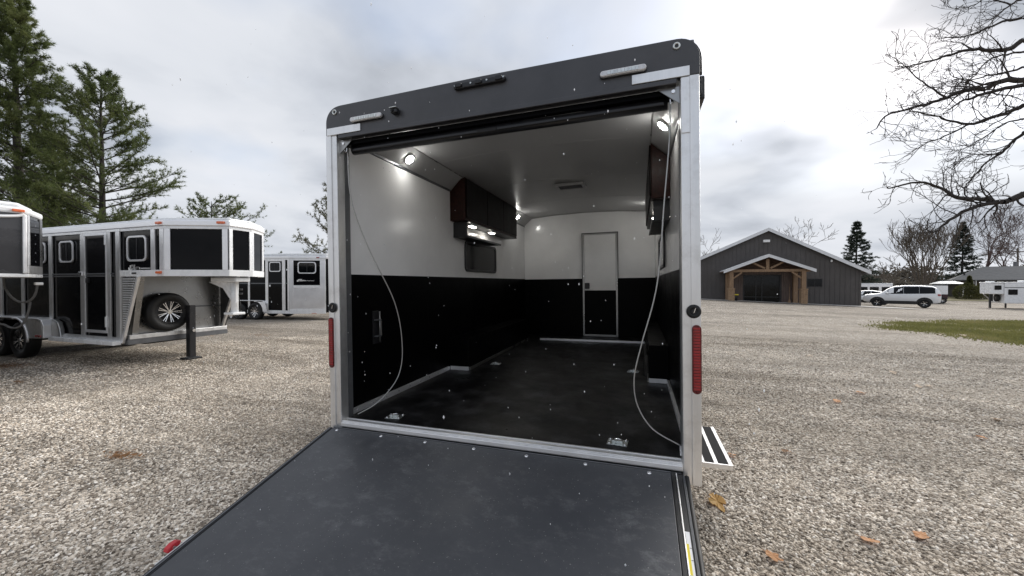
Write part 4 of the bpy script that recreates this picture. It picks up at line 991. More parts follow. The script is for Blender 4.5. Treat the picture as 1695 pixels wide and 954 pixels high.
h_(1.24, hL, 0.501, 2.559, 0.001, 0.026).build('post', M['alu_bright'], T3, 0.004)
h_(0.161, 1.239, 1.38, 1.50, 0.001, 0.026).build('mid_rail', M['white_alu'], T3, 0.004)
h_(0.161, 1.239, 0.502, 1.379, 0.001, 0.014).build('stone_guard', M['alu_bright'], T3)
hw(rr(0.33, 1.08, 2.0, 2.50, 0.10), 0.001, 0.04)
script_mark(h_, 0.30, 1.68, 0.9, T3, 0.0015)
h_(1.10, 1.22, 2.67, 2.71, 0.03, 0.05).build('marker_light', M['red_lens'], T3, 0.006)
for x in (-2.52, -1.67):
    wheel(T3, (x, -0.02, 0.37), 0.37, 0.22, -1, 9); wheel(T3, (x, 1.75, 0.37), 0.37, 0.22, 1, 9)
MB().cyl((-2.52, .1, .37), (-2.52, 1.75, .37), 0.05).build('axle', M['black_satin'], T3)
MB().cyl((-1.67, .1, .37), (-1.67, 1.75, .37), 0.05).build('axle', M['black_satin'], T3)
fender(T3, -3.05, -1.10, -0.15, -0.001, 0.85, 0.42, M['alu_bright'])
MB().prism([(-1.67, 0.80), (-1.16, 0.78), (-1.05, 0.60), (-1.03, 0.36), (-1.22, 0.36)] + arc(-1.67, 0.37, 0.44, 5, 88, 7)[0:], 'y', -0.142, -0.12).build('fender_face', M['alu_bright'], T3, 0.006)
h_(0.9, 1.1, 0.285, 0.30, 0.03, 0.04).build('marker_light', M['amber'], T3)
MB().box(1.3, 2.9, 0.80, 0.98, 0.36, 0.46).build('tongue', M['black_satin'], T3, 0.01)
MB().box(2.35, 2.45, 0.84, 0.94, 0.0, 0.359).build('jack', M['black_satin'], T3, 0.01)

# ------------------------------------------------------------------ barn
PHI = R(22)
RZB = -YAW - PHI
bpos = at(1425, 470, 27.0)
def bt(u, p=0.0):
    """facade coordinate (0 at the right corner, growing to the left) and view depth of photo column u; p = metres in front of the wall"""
    k = (u-847.5)/FPX; s0 = 577.5/FPX*27.0 - math.sin(PHI)*p; d0 = 27.0 - math.cos(PHI)*p
    t = (s0 - k*d0)/(math.cos(PHI) + k*math.sin(PHI)); return t, d0 + math.sin(PHI)*t
BN = thing('barn', 'dark grey metal barn with a timber gabled porch and pale roof edges', 'barn', (bpos.x, bpos.y, 0.0), RZB)
def bx(u): return -bt(u)[0]
def bz(v, u=1262): return 1.568 + (470-v)*bt(u)[1]/FPX
XR = bx(1270); WR = 0.0; ZR = bz(382.5, 1270); ZE = bz(448, 1425)
SLL = (ZR - bz(428.5, 1163))/(XR - bx(1163)); SLR = (ZR-ZE)/(WR-XR)
WL = XR - 6.6; ZL = ZR - SLL*6.6; DEP = 18.0
wall = MB().prism([(WL, -1.0), (WR, -1.0), (WR, ZE), (XR, ZR), (WL, ZL)], 'y', 0.0, 0.12).build('front_wall', M['siding'], BN)
for x in (WL, WR-0.12):
    MB().box(x, x+0.12, 0.121, DEP, -1.0, ZE if x > XR else ZL).build('side_wall', M['siding'], BN)
MB().prism([(WL, -1.0), (WR, -1.0), (WR, ZE), (XR, ZR), (WL, ZL)], 'y', DEP, DEP+0.12).build('back_wall', M['siding'], BN)
# standing ribs of the metal siding, one panel rib every 0.3 m
def roof_z(x): return ZR - (SLR if x > XR else SLL)*abs(x-XR)
x = WL + 0.15
while x < WR - 0.05:
    cuts = [(-1.0, roof_z(x)-0.10)]
    if bx(1229) < x < bx(1294): cuts = [(bz(455)+0.14, roof_z(x)-0.10)]
    elif bx(1335) < x < bx(1362): cuts = [(-1.0, bz(476)-0.05), (bz(461)+0.05, roof_z(x)-0.10)]
    for a, b in cuts:
        MB().box(x-0.022, x+0.022, -0.020, -0.0005, a, b).build('siding_rib', M['siding'], wall, 0.005)
    x += 0.295
MB().box(WR-0.10, WR+0.012, -0.03, -0.0008, -1.0, ZE).build('corner_trim', M['siding'], wall)
# roof
th = 0.10; ov = 0.42
for sd in (-1, 1):
    hw_ = (WR-XR if sd > 0 else XR-WL) + ov; e = XR + sd*hw_; ze = ZR + 0.06 - (SLR if sd > 0 else SLL)*hw_
    MB().prism([(XR, ZR+0.06), (e, ze), (e, ze+th), (XR, ZR+0.06+th)], 'y', -0.30, DEP+0.3).build('roof_deck', M['siding'], BN)
    MB().prism([(XR, ZR-0.05), (e, ze-0.12), (e, ze+th+0.004), (XR, ZR+0.06+th+0.004)], 'y', -0.345, -0.301).build('rake_board', M['roof_white'], BN)
    MB().box(min(e, e+sd*0.03), max(e, e+sd*0.03), -0.345, DEP+0.3, ze-0.12, ze+th).build('fascia', M['roof_white'], BN)
    MB().prism([(XR, ZR+0.165), (e, ze+th+0.006), (e, ze+th+0.03), (XR, ZR+0.19)], 'y', -0.35, DEP+0.3).build('roof_sheet', M['roof_white'], BN)
# gable lamp
gl_ = MB().box(bx(1262), bx(1273), -0.22, -0.021, bz(402), bz(398)).build('gable_lamp', M['white_paint'], BN, 0.01)
MB().box(bx(1374), bx(1376.5), -0.15, -0.021, bz(436), bz(433)).build('wall_lamp', M['white_paint'], BN, 0.01)
# window
wn = MB().ring([(bx(1336), bz(475)), (bx(1361), bz(475)), (bx(1361), bz(462)), (bx(1336), bz(462))], [(bx(1337.2), bz(474)), (bx(1359.8), bz(474)), (bx(1359.8), bz(463)), (bx(1337.2), bz(463))], 'y', -0.035, -0.0006).build('window', M['black_satin'], BN)
MB().box(bx(1337.2), bx(1359.8), -0.016, -0.0007, bz(474), bz(463)).build('pane', M['glass_dark'], wn)
MB().box(bx(1348), bx(1349), -0.028, -0.0165, bz(474), bz(463)).build('mullion', M['black_satin'], wn)
# glazed doorway
dz0 = bz(504); dz1 = bz(456)
dw = MB().box(bx(1231), bx(1292), -0.02, -0.0006, dz0, dz1).build('doorway', M['glass_dark'], BN)
for u in (1231, 1251, 1261, 1291):
    MB().box(bx(u)-0.03, bx(u)+0.03, -0.055, -0.0205, dz0, dz1).build('door_stile', M['black_satin'], dw)
MB().box(bx(1231)-0.03, bx(1292)+0.03, -0.057, -0.0208, dz1-0.06, dz1+0.03).build('door_head', M['black_satin'], dw)
MB().box(bx(1231), bx(1292), -0.050, -0.0207, bz(492)-0.03, bz(492)+0.03).build('door_rail', M['black_satin'], dw)
# weathered boards lining the porch wall
def boards(u0, u1, v0, v1):
    n = max(2, int(abs(u1-u0)/3.4)); w_ = (bx(u1)-bx(u0))/n
    for k in range(n):
        MB().box(bx(u0)+k*w_+0.006, bx(u0)+(k+1)*w_-0.006, -0.045 - 0.01*(k % 3), -0.0205, bz(v1), bz(v0)).build('porch_board', M['plank_wall'], BN)
boards(1208, 1229.5, 447, 506); boards(1293.5, 1332, 447, 508)
nb = 16
for k in range(nb):
    a = bx(1230)+(bx(1293)-bx(1230))*k/nb; b = bx(1230)+(bx(1293)-bx(1230))*(k+1)/nb
    MB().box(a+0.006, b-0.006, -0.05-0.008*(k % 2), -0.0206, dz1+0.032, bz(446)).build('porch_board', M['plank_wall'], BN)
# porch
PO = -2.2
def px(u): return -bt(u, 2.2)[0]
def pz(v, u=1271): return 1.568 + (470-v)*bt(u, 2.2)[1]/FPX
for (u, ub) in ((1211, 1209), (1331, 1331)):
    po = MB().box(px(u)-0.13, px(u)+0.13, PO, PO+0.26, -0.6, pz(449)).build('porch_post', M['timber'], BN, 0.01)
    MB().box(px(u)-0.14, px(u)+0.14, -0.35, -0.062, -0.6, pz(449)).build('wall_post', M['timber'], BN, 0.01)
    pd = MB().box(px(u)-0.19, px(u)+0.19, PO-0.10, PO+0.36, -0.6, pz(480)).build('stone_pier', M['stone'], BN, 0.02)
    MB().box(px(u)-0.22, px(u)+0.22, PO-0.13, PO+0.41, pz(480)+0.0005, pz(478)).build('pier_cap', M['stone'], pd, 0.01)
    nr = 6
    for r_ in range(nr):
        z0 = -0.3 + r_*0.235; off = 0.1 if r_ % 2 else 0.0
        for c_ in range(3):
            xa = px(u)-0.186 + c_*0.125 + off*0.2
            if z0+0.22 < pz(480):
                MB().box(xa, min(xa+0.116, px(u)+0.187), PO-0.125, PO-0.1005, z0, z0+0.22).build('stone', M['stone'], pd, 0.008)
beam_z0, beam_z1 = pz(450.5), pz(446)
MB().box(px(1200), px(1342), PO+0.03, PO+0.23, beam_z0, beam_z1).build('tie_beam', M['timber'], BN, 0.01)
for u in (1211, 1331):
    MB().box(px(u)-0.10, px(u)+0.10, PO+0.231, -0.351, beam_z0+0.002, beam_z1-0.002).build('side_beam', M['timber'], BN, 0.01)
MB().box(px(1271)-0.10, px(1271)+0.10, PO+0.05, PO+0.21, beam_z1+0.001, pz(429)).build('king_post', M['timber'], BN, 0.01)
for sd in (-1, 1):
    MB().beam((px(1271)+sd*0.16, PO+0.13, beam_z1+0.06), (px(1271)+sd*0.98, PO+0.13, pz(434)), 0.12, 0.15, up=(0, 1, 0)).build('truss_web', M['timber'], BN, 0.008)
    xs = px(1211)+0.13 if sd < 0 else px(1331)-0.13
    MB().beam((xs, PO+0.13, pz(461)), (xs-sd*0.55, PO+0.13, pz(450.8)), 0.11, 0.12, up=(0, 1, 0)).build('knee_brace', M['timber'], BN, 0.008)
    # porch roof
    xr, xe = px(1271), px(1197) if sd < 0 else px(1349)
    zr = pz(424); ze = zr - 0.40*abs(xe-xr)
    MB().prism([(xr, zr-0.02), (xe, ze-0.02), (xe, ze+0.06), (xr, zr+0.06)], 'y', PO-0.25, -0.06).build('porch_soffit', M['timber_dark'], BN)
    MB().prism([(xr, zr-0.10), (xe, ze-0.10), (xe, ze+0.10), (xr, zr+0.10)], 'y', PO-0.29, PO-0.251).build('porch_fascia', M['roof_white'], BN)
    MB().prism([(xr, zr+0.061), (xe, ze+0.061), (xe, ze+0.115), (xr, zr+0.115)], 'y', PO-0.295, -0.06).build('porch_roof', M['roof_white'], BN)
    MB().prism([(xr, beam_z1), (xr+(xe-xr)*0.9, beam_z1), (xr, zr-0.06)], 'y', -0.10, -0.06).build('gable_lining', M['timber_dark'], BN)
# concrete apron in front of the barn
ap = []
cs, sn = math.cos(RZB), math.sin(RZB)
for lx, ly in ((-13.5, 0.02), (-13.5, -2.8), (2.2, -2.8), (2.2, 0.02)):
    ap.append((bpos.x + lx*cs - ly*sn, bpos.y + lx*sn + ly*cs))
drape('apron', ap, M['concrete'], 0.035, 0.8)

# black bin with yellow lid on the porch
p = gp(1218, 500)
def barn_pt(lx, ly):
    return (bpos.x + lx*cs - ly*sn, bpos.y + lx*sn + ly*cs)
q = barn_pt(px(1218)-0.0, -1.5); zq = hz(*q)+0.035
BI = thing('bin', 'small black tub with a yellow rim on the barn porch', 'tub', (q[0], q[1], zq), RZB)
MB().lathe([(0.001, 0.0), (0.20, 0.0), (0.26, 0.42), (0.24, 0.42), (0.19, 0.02), (0.001, 0.02)], 18, 'z').build('tub', M['black_satin'], BI, smooth=True)
MB().lathe([(0.27, 0.40), (0.30, 0.40), (0.30, 0.47), (0.24, 0.47), (0.24, 0.425), (0.27, 0.425)], 18, 'z').build('rim', M['yellow'], BI)
q = barn_pt(px(1319), -0.20); zq = hz(*q)+0.035
BR = thing('broom', 'wooden broom leaning on the brown porch wall', 'broom', (q[0], q[1], zq), RZB)
MB().tube([(0.0, -0.25, 0.25), (0.12, 0.10, 1.35)], 0.02, 8).build('handle', M['timber'], BR)
MB().prism([(-0.10, 0.0), (0.10, 0.0), (0.03, 0.30), (-0.03, 0.30)], 'y', -0.31, -0.22).build('bristles', M['timber'], BR, 0.01)

# ------------------------------------------------------------------ cars
def loft(stations, mat, parent, name, close=True):
    """stations: list of (x, [(y, z), ...]) half sections from bottom to top, mirrored"""
    vs = []; fs = []; n = len(stations[0][1])*2
    for x, sec in stations:
        ring = [(x, -y, z) for y, z in sec] + [(x, y, z) for y, z in reversed(sec)]
        vs += ring
    for i in range(len(stations)-1):
        for k in range(n):
            k2 = (k+1) % n
            fs.append((i*n+k, i*n+k2, (i+1)*n+k2, (i+1)*n+k))
    fs.append(tuple(range(n))); fs.append(tuple(range((len(stations)-1)*n, len(stations)*n)))
    m = MB(); m.add(vs, fs); o = m.build(name, mat, parent, smooth=True)
    md = o.modifiers.new('edge', 'EDGE_SPLIT'); md.split_angle = R(48)
    return o
def car(name, label, loc, rz, L=4.7, H=1.68, suv=True, group=None):
    t = thing(name, label, 'car', loc, rz, group)
    k = L/4.7; h = H/1.68; w = 0.91
    # x forward; section: sill, rocker, waist, belt, roof edge, roof
    def sec(zs, zw, zb, zr, ws=0.86, ww=0.91, wb=0.86, wr=0.62):
        return [(ws, zs*h), (ww, (zs+0.12)*h), (ww, zw*h), (wb, zb*h), (wr, (zr-0.05)*h if zr-zb > 0.1 else zr*h), (wr*0.8, zr*h)]
    if suv:
        prof = [(-2.33, .55, .80, 1.00, 1.06, .74), (-2.28, .42, .85, 1.08, 1.20, .74), (-2.12, .38, .88, 1.10, 1.48, .66), (-1.85, .36, .88, 1.08, 1.62, .63), (-1.2, .35, .88, 1.06, 1.68, .64), (-0.3, .35, .88, 1.04, 1.68, .64), (0.35, .35, .88, 1.03, 1.62, .63), (0.75, .35, .88, 1.02, 1.42, .64), (1.15, .35, .86, 1.01, 1.10, .70), (1.30, .35, .85, 1.00, 1.04, .74), (1.9, .36, .82, .95, .99, .70), (2.2, .40, .76, .88, .92, .62), (2.33, .48, .66, .76, .80, .55)]
    else:
        prof = [(-2.33, .55, .75, .90, .95, .72), (-2.2, .42, .80, .98, 1.04, .72), (-1.75, .36, .82, 1.0, 1.10, .66), (-1.2, .35, .82, .98, 1.38, .62), (-0.6, .35, .82, .96, 1.50, .62), (0.0, .35, .82, .96, 1.50, .62), (0.45, .35, .82, .95, 1.40, .62), (1.0, .35, .80, .94, 1.06, .68), (1.25, .35, .78, .92, .97, .72), (1.9, .36, .74, .86, .90, .68), (2.2, .40, .68, .78, .82, .6), (2.33, .48, .6, .68, .72, .55)]
    st = []
    for x, zs, zw, zb, zr, wr in prof:
        nose_k = 1.0 - 0.16*max(0, (abs(x)-1.9)/0.43)**2
        st.append((x*k, [(y*nose_k, z) for y, z in sec(zs, zw, zb, zr, wr=wr)]))
    body = loft(st, M['car_white'], t, 'body')
    # window band each side
    for sd in (-1, 1):
        cells = ((-2.0, -1.115), (-1.10, -0.205), (-0.19, 0.92)) if suv else ((-1.35, -0.50), (-0.45, 0.62))
        xs = [p[0] for p in prof]
        def itp(x, i): return np.interp(x, xs, [p[i] for p in prof])
        for a, b in cells:
            pts = []; n_ = 6
            top = []; bot = []
            for q_ in range(n_+1):
                x_ = a + (b-a)*q_/n_
                zb, zr, wr = itp(x_, 3), itp(x_, 4), itp(x_, 5)
                if zr-zb < 0.06: continue
                f0, f1 = 0.0, 0.93
                zt = zr-0.05
                def pnt(f): return (x_*k, sd*((0.86+(wr-0.86)*f)+0.006), (zb+(zt-zb)*f)*h)
                bot.append(pnt(f0)); top.append(pnt(f1))
            m_ = MB(); n2 = len(bot)
            m_.add(bot+top, [(i, i+1, n2+i+1, n2+i) for i in range(n2-1)])
            m_.build('side_window', M['glass_dark'], t)
    # windscreen
    # lower cladding, arches, wheels
    for sd in (-1, 1):
        y0, y1 = sorted((sd*0.84, sd*0.925))
        MB().box(-1.02*k, 1.02*k, y0, y1, 0.25*h, 0.50*h).build('sill_cladding', M['black_satin'], t, 0.02)
        for xw in (-1.40*k, 1.40*k):
            a_ = arc(xw, 0.36, 0.45, 0, 180, 12); b_ = arc(xw, 0.36, 0.36, 180, 0, 12)
            y0, y1 = sorted((sd*0.80, sd*0.924))
            MB().prism(a_ + b_, 'y', y0, y1).build('wheel_arch', M['black_satin'], t)
            y0, y1 = sorted((sd*0.60, sd*0.912))
            MB().prism(arc(xw, 0.36, 0.36, 0, 360, 20)[:-1], 'y', y0, y1).build('wheel_well', M['rubber'], t)
            wheel(t, (xw, sd*0.84, 0.345), 0.345, 0.235, sd, 5)
        MB().obox((0.78*k, sd*0.98, 1.08*h), (0.06, 0, 0), (0, 0.09, 0), (0, 0, 0.07)).build('mirror', M['car_white'], t, 0.03)
        MB().obox((-2.22*k, sd*0.74, 0.98*h), (0.08, 0, 0), (0, 0.13, 0), (0, 0, 0.07)).build('tail_light', M['red_lens'], t, 0.02)
        MB().obox((2.12*k, sd*0.66, 0.80*h), (0.14, 0, 0.01), (0, 0.12, 0), (0, 0, 0.045)).build('headlight', M['glass_dark'], t, 0.02)
        for xd in (-0.20, 0.78):
            MB().box(xd*k-0.11, xd*k+0.03, *sorted((sd*0.905, sd*0.925)), 0.90*h, 0.925*h).build('door_handle', M['car_white'], t, 0.006) if xd < 0.5 else None
    MB().box(-2.36*k, -2.05*k, -0.72, 0.72, 0.34*h, 0.58*h).build('rear_bumper', M['black_satin'], t, 0.04)
    MB().box(2.1*k, 2.36*k, -0.60, 0.60, 0.28*h, 0.50*h).build('front_bumper', M['black_satin'], t, 0.04)
    MB().box(2.24*k, 2.345*k, -0.5, 0.5, 0.60*h, 0.72*h).build('grille', M['black_satin'], t, 0.02)
    # front and rear glass
    def scr(xa, xb, i0):
        pa = [np.interp(xa, xs, [p[j] for p in prof]) for j in (4, 5)]; pb = [np.interp(xb, xs, [p[j] for p in prof]) for j in (4, 5)]
        return MB().add([(xa*k, -pa[1]*0.78, pa[0]*h+0.008), (xa*k, pa[1]*0.78, pa[0]*h+0.008), (xb*k, pb[1]*0.78, pb[0]*h+0.008), (xb*k, -pb[1]*0.78, pb[0]*h+0.008)], [(0, 1, 2, 3)])
    scr(0.40 if suv else 0.50, 0.74 if suv else 0.95, 0).build('windscreen', M['glass_dark'], t)
    return t
fr = at(1453, 470, 30.9); rr_ = at(1530, 470, 29.1)
dx, dy = fr.x-rr_.x, fr.y-rr_.y; rzc = math.atan2(dy, dx)
mid = Vector(((fr.x+rr_.x)/2, (fr.y+rr_.y)/2, 0)); nrm = Vector((-math.sin(rzc), math.cos(rzc), 0))
if (mid - Vector((CAM.x, CAM.y, 0))).dot(nrm) < 0: nrm = -nrm
cc = mid + nrm*0.84
car('parked_car', 'white estate style SUV with black cladding parked beside the grey barn', (cc.x, cc.y, hz(cc.x, cc.y)), rzc, 4.36, 1.72, True)
c2 = at(1432, 470, 37.0)
car('parked_car', 'white hatchback car half hidden between the barn corner and the white SUV', (c2.x, c2.y, hz(c2.x, c2.y)), rzc, 4.4, 1.50, False)

# ------------------------------------------------------------------ far trailers, canopy, house
def far_trailer(label, loc, rz, L, W, H, goose, body, lower, roofm, wins, leg=True, name='horse_trailer'):
    """x forward; the side towards -y is the one seen"""
    t = thing(name, label, 'trailer', loc, rz)
    zb = 0.50
    MB().box(-L/2, L/2, -W/2, W/2, zb+0.55*(lower is not body), H).build('body', body, t, 0.05)
    if lower is not body: MB().box(-L/2+0.005, L/2-0.005, -W/2+0.003, W/2-0.003, zb, zb+0.549).build('lower_body', lower, t, 0.02)
    MB().box(-L/2-0.03, L/2+0.03+(goose), -W/2-0.02, W/2+0.02, H+0.0005, H+0.10).build('roof', roofm, t, 0.04)
    MB().box(-L/2, L/2, -W/2-0.015, -W/2-0.0005, zb+0.002, zb+0.09).build('bottom_rail', M['alu'], t)
    if goose:
        MB().box(L/2+0.0005, L/2+goose, -W/2+0.06, W/2-0.06, H-1.05, H).build('nose', body, t, 0.06)
        MB().box(L/2+goose-0.5, L/2+goose-0.35, -0.08, 0.08, H-1.75, H-1.051).build('coupler', M['black_satin'], t)
        MB().box(L/2+goose*0.55, L/2+goose*0.55+0.1, -0.1, 0.1, 0.0, H-1.051).build('landing_leg', M['black_satin'], t)
        MB().beam((L/2+0.02, -W/2+0.1, zb+0.1), (L/2+0.6, -W/2+0.1, H-1.06), 0.08, 0.08).build('strut', M['alu'], t)
        w_ = wheel(t, (L/2+0.16, 0.2, 1.0), 0.36, 0.2, -1, 8); w_.rotation_euler = (0, 0, R(90))
    for x0, x1, z0, z1 in wins:
        fr_ = MB().ring(rr(x0, x1, z0, z1, 0.06), rr(x0+0.03, x1-0.03, z0+0.03, z1-0.03, 0.05), 'y', -W/2-0.025-(0 if x1 < L/2 else -0.06), -W/2-0.0005-(0 if x1 < L/2 else -0.06)).build('window', M['black_satin'], t)
        MB().prism(rr(x0+0.03, x1-0.03, z0+0.03, z1-0.03, 0.05), 'y', -W/2-0.012-(0 if x1 < L/2 else -0.06), -W/2-0.0006-(0 if x1 < L/2 else -0.06)).build('pane', M['glass_dark'], fr_)
    for xw in (-L*0.18-0.42, -L*0.18+0.42):
        for sd in (-1, 1): wheel(t, (xw, sd*(W/2-0.05), 0.36), 0.36, 0.22, sd, 8)
    if leg: MB().box(L/2-0.9, L/2-0.8, -W/2+0.1, -W/2+0.2, 0.0, zb).build('stand', M['black_satin'], t)
    return t
# white gooseneck at the right: seen side on, nose to the left
dW = 36.0
pa = at(1663, 480, dW); pb = pa + (RGT*0.85 - Vector((math.sin(YAW), math.cos(YAW), 0))*0.50).normalized()*5.2
rzw = math.atan2(pa.y-pb.y, pa.x-pb.x)
Lw = (Vector((pa.x-pb.x, pa.y-pb.y))).length
nw = Vector((-math.sin(rzw), math.cos(rzw), 0))
sgn = 1 if (pa-CAM).dot(nw) > 0 else -1
cw = (pa+pb)/2 + nw*sgn*1.05
WT = far_trailer('white gooseneck horse trailer with black square windows near the shrubs', (cw.x, cw.y, hz(pa.x, pa.y)), rzw, Lw, 2.1, 2.42, 0.85, M['white_alu'], M['white_alu'], M['white_alu'], [])
# windows on the seen side
yy = -sgn*1.05; o_ = -sgn
for x0, x1, z0, z1, y_ in ((Lw/2-0.80, Lw/2-0.22, 1.32, 1.83, yy), (Lw/2+0.18, Lw/2+0.62, 1.78, 2.20, yy - o_*0.06), (Lw/2-2.6, Lw/2-1.9, 1.32, 1.83, yy)):
    fr_ = MB().ring(rr(x0, x1, z0, z1, 0.05), rr(x0+0.03, x1-0.03, z0+0.03, z1-0.03, 0.04), 'y', y_+o_*0.001, y_+o_*0.03).build('window', M['black_satin'], WT)
    MB().prism(rr(x0+0.03, x1-0.03, z0+0.03, z1-0.03, 0.04), 'y', y_+o_*0.001, y_+o_*0.015).build('pane', M['glass_dark'], fr_)
MB().box(-Lw/2, Lw/2, min(yy+o_*0.001, yy+o_*0.02), max(yy+o_*0.001, yy+o_*0.02), 1.98, 2.03).build('belt_stripe', M['black_satin'], WT)
MB().box(Lw/2-2.2, Lw/2-1.4, -0.5, 0.3, 2.521, 2.68).build('air_conditioner', M['white_alu'], WT, 0.03)
MB().box(Lw/2+0.3, Lw/2+0.7, -0.4, 0.2, 2.521, 2.62).build('roof_vent', M['white_alu'], WT, 0.03)
# trailer behind the SUV: white over maroon
pc = at(1541, 480, 46); rzm = -YAW + R(178-44)
far_trailer('maroon and white horse trailer standing behind the white SUV', (pc.x, pc.y, hz(pc.x, pc.y)), rzm, 2.6, 2.0, 2.1, 0.8, M['white_alu'], M['maroon'], M['shingle'], [], name='horse_trailer')
for k_, (u_, d_, L_) in enumerate(((1448, 47, 3.0),)):
    pd_ = at(u_, 470, d_)
    t_ = far_trailer('silver horse trailer with dark windows behind the hidden white hatchback', (pd_.x, pd_.y, hz(pd_.x, pd_.y)), -YAW - R(40), L_, 2.0, 2.25, 0, M['alu_bright'], M['alu_bright'], M['white_alu'], [(-1.3, -0.7, 1.3, 1.9), (-0.5, 0.3, 1.3, 1.9), (0.55, 1.25, 1.3, 1.9)])
# white canopy beside the house
pk = at(1568, 470, 56); zk = hz(pk.x, pk.y)
CN = thing('canopy', 'white roofed open canopy standing on the lawn beside the house', 'canopy', (pk.x, pk.y, zk), -YAW - R(46))
for sx_ in (-1.6, 1.6):
    for sy_ in (-1.2, 1.2): MB().box(sx_-0.05, sx_+0.05, sy_-0.05, sy_+0.05, 0.0, 1.95).build('leg', M['white_paint'], CN)
MB().add([(-1.8, -1.4, 1.95), (1.8, -1.4, 1.95), (1.8, 1.4, 1.95), (-1.8, 1.4, 1.95), (-0.7, 0, 2.35), (0.7, 0, 2.35)], [(0, 1, 5, 4), (1, 2, 5), (2, 3, 4, 5), (3, 0, 4), (0, 3, 2, 1)]).build('roof', M['white_paint'], CN)
MB().box(-1.5, 1.5, 1.1, 1.18, 0.0, 1.9).build('back_panel', M['siding'], CN)
# house
ph = at(1640, 470, 63); zh = hz(ph.x, ph.y)
HS = thing('house', 'low dark brick bungalow with a hipped grey shingle roof', 'house', (ph.x, ph.y, zh), -YAW - R(46))
kh = 63/FPX
def hx(u): return (u-1640)/15.6
def hv(v): return 1.568 + (470-v)*kh - zh
hl, hr = hx(1577), hx(1760)
MB().box(hl, hr, 0, 9, -0.3, hv(463.5)).build('wall', M['house_wall'], HS)
el, er = hx(1571), hx(1768); zr_ = hv(445); zee = hv(463.5)
roof_ = MB().add([(el, -0.7, zee), (er, -0.7, zee), (er, 9.7, zee), (el, 9.7, zee), (hx(1632), 4.5, zr_+0.45), (hx(1700), 4.5, zr_+0.45),
          (el, -0.7, zee-0.12), (er, -0.7, zee-0.12), (er, 9.7, zee-0.12), (el, 9.7, zee-0.12)],
         [(0, 1, 5, 4), (1, 2, 5), (2, 3, 4, 5), (3, 0, 4), (6, 9, 8, 7), (0, 6, 7, 1), (1, 7, 8, 2), (2, 8, 9, 3), (3, 9, 6, 0)]).build('roof', M['shingle'], HS)
MB().cyl((hx(1597), 1.3, zee+0.5), (hx(1597), 1.3, zee+1.2), 0.12, 10).build('roof_pipe', M['black_satin'], roof_)
for u0, u1, v0, v1 in ((1581, 1589, 466, 475), (1607, 1613, 466, 471), (1650, 1660, 466, 476)):
    wf = MB().ring([(hx(u0), hv(v1)), (hx(u1), hv(v1)), (hx(u1), hv(v0)), (hx(u0), hv(v0))], [(hx(u0)+.1, hv(v1)+.1), (hx(u1)-.1, hv(v1)+.1), (hx(u1)-.1, hv(v0)-.1), (hx(u0)+.1, hv(v0)-.1)], 'y', -0.08, -0.001).build('window', M['white_paint'], HS)
    MB().box(hx(u0)+.1, hx(u1)-.1, -0.04, -0.002, hv(v1)+.1, hv(v0)-.1).build('pane', M['glass_dark'], wf)
    MB().box((hx(u0)+hx(u1))/2-.04, (hx(u0)+hx(u1))/2+.04, -0.075, -0.041, hv(v1)+.1, hv(v0)-.1).build('mullion', M['white_paint'], wf)
MB().box(hx(1614.5), hx(1616), -0.6, -0.5, -0.3, hv(464.5)).build('porch_post', M['white_paint'], HS)
MB().box(hx(1618), hx(1626), -0.06, -0.002, -0.1, hv(468)).build('door', M['timber_dark'], HS)
# utility pole with transformer
pp = at(1684, 470, 66); zp = hz(pp.x, pp.y)
UP = thing('utility_pole', 'wooden utility pole with a grey transformer can behind the house', 'pole', (pp.x, pp.y, zp-0.1), -YAW)
MB().cyl((0, 0, 0), (0, 0, 8.0), 0.16, 10, 0.11).build('pole', M['bark_brown'], UP)
MB().cyl((-0.40, 0, 4.7), (-0.40, 0, 5.6), 0.24, 14).build('transformer', M['alu_dark'], UP)
MB().box(-1.0, 1.0, -0.06, 0.06, 7.3, 7.42).build('crossarm', M['bark_brown'], UP)

# ------------------------------------------------------------------ trees
def tubes_np(segs, n=5):
    """segs: list of (p0, p1, r0, r1) -> vertices, quads"""
    S = len(segs)
    p0 = np.array([s[0] for s in segs], float); p1 = np.array([s[1] for s in segs], float)
    r0 = np.array([s[2] for s in segs], float); r1 = np.array([s[3] for s in segs], float)
    t = p1-p0; t /= np.maximum(np.linalg.norm(t, axis=1, keepdims=True), 1e-9)
    ref = np.where(np.abs(t[:, 2:3]) < 0.9, np.array([[0, 0, 1.0]]), np.array([[1.0, 0, 0]]))
    a = np.cross(t, ref); a /= np.linalg.norm(a, axis=1, keepdims=True); b = np.cross(t, a)
    th = np.arange(n)*2*math.pi/n
    ring = a[:, None, :]*np.cos(th)[None, :, None] + b[:, None, :]*np.sin(th)[None, :, None]
    v = np.concatenate([p0[:, None, :]+ring*r0[:, None, None], p1[:, None, :]+ring*r1[:, None, None]], 1).reshape(-1, 3)
    k = np.arange(n); k2 = (k+1) % n
    q = np.stack([k, k2, n+k2, n+k], -1)
    f = (q[None]+(np.arange(S)*2*n)[:, None, None]).reshape(-1, 4)
    return v, f
def unit(v): return v/max(np.linalg.norm(v), 1e-9)
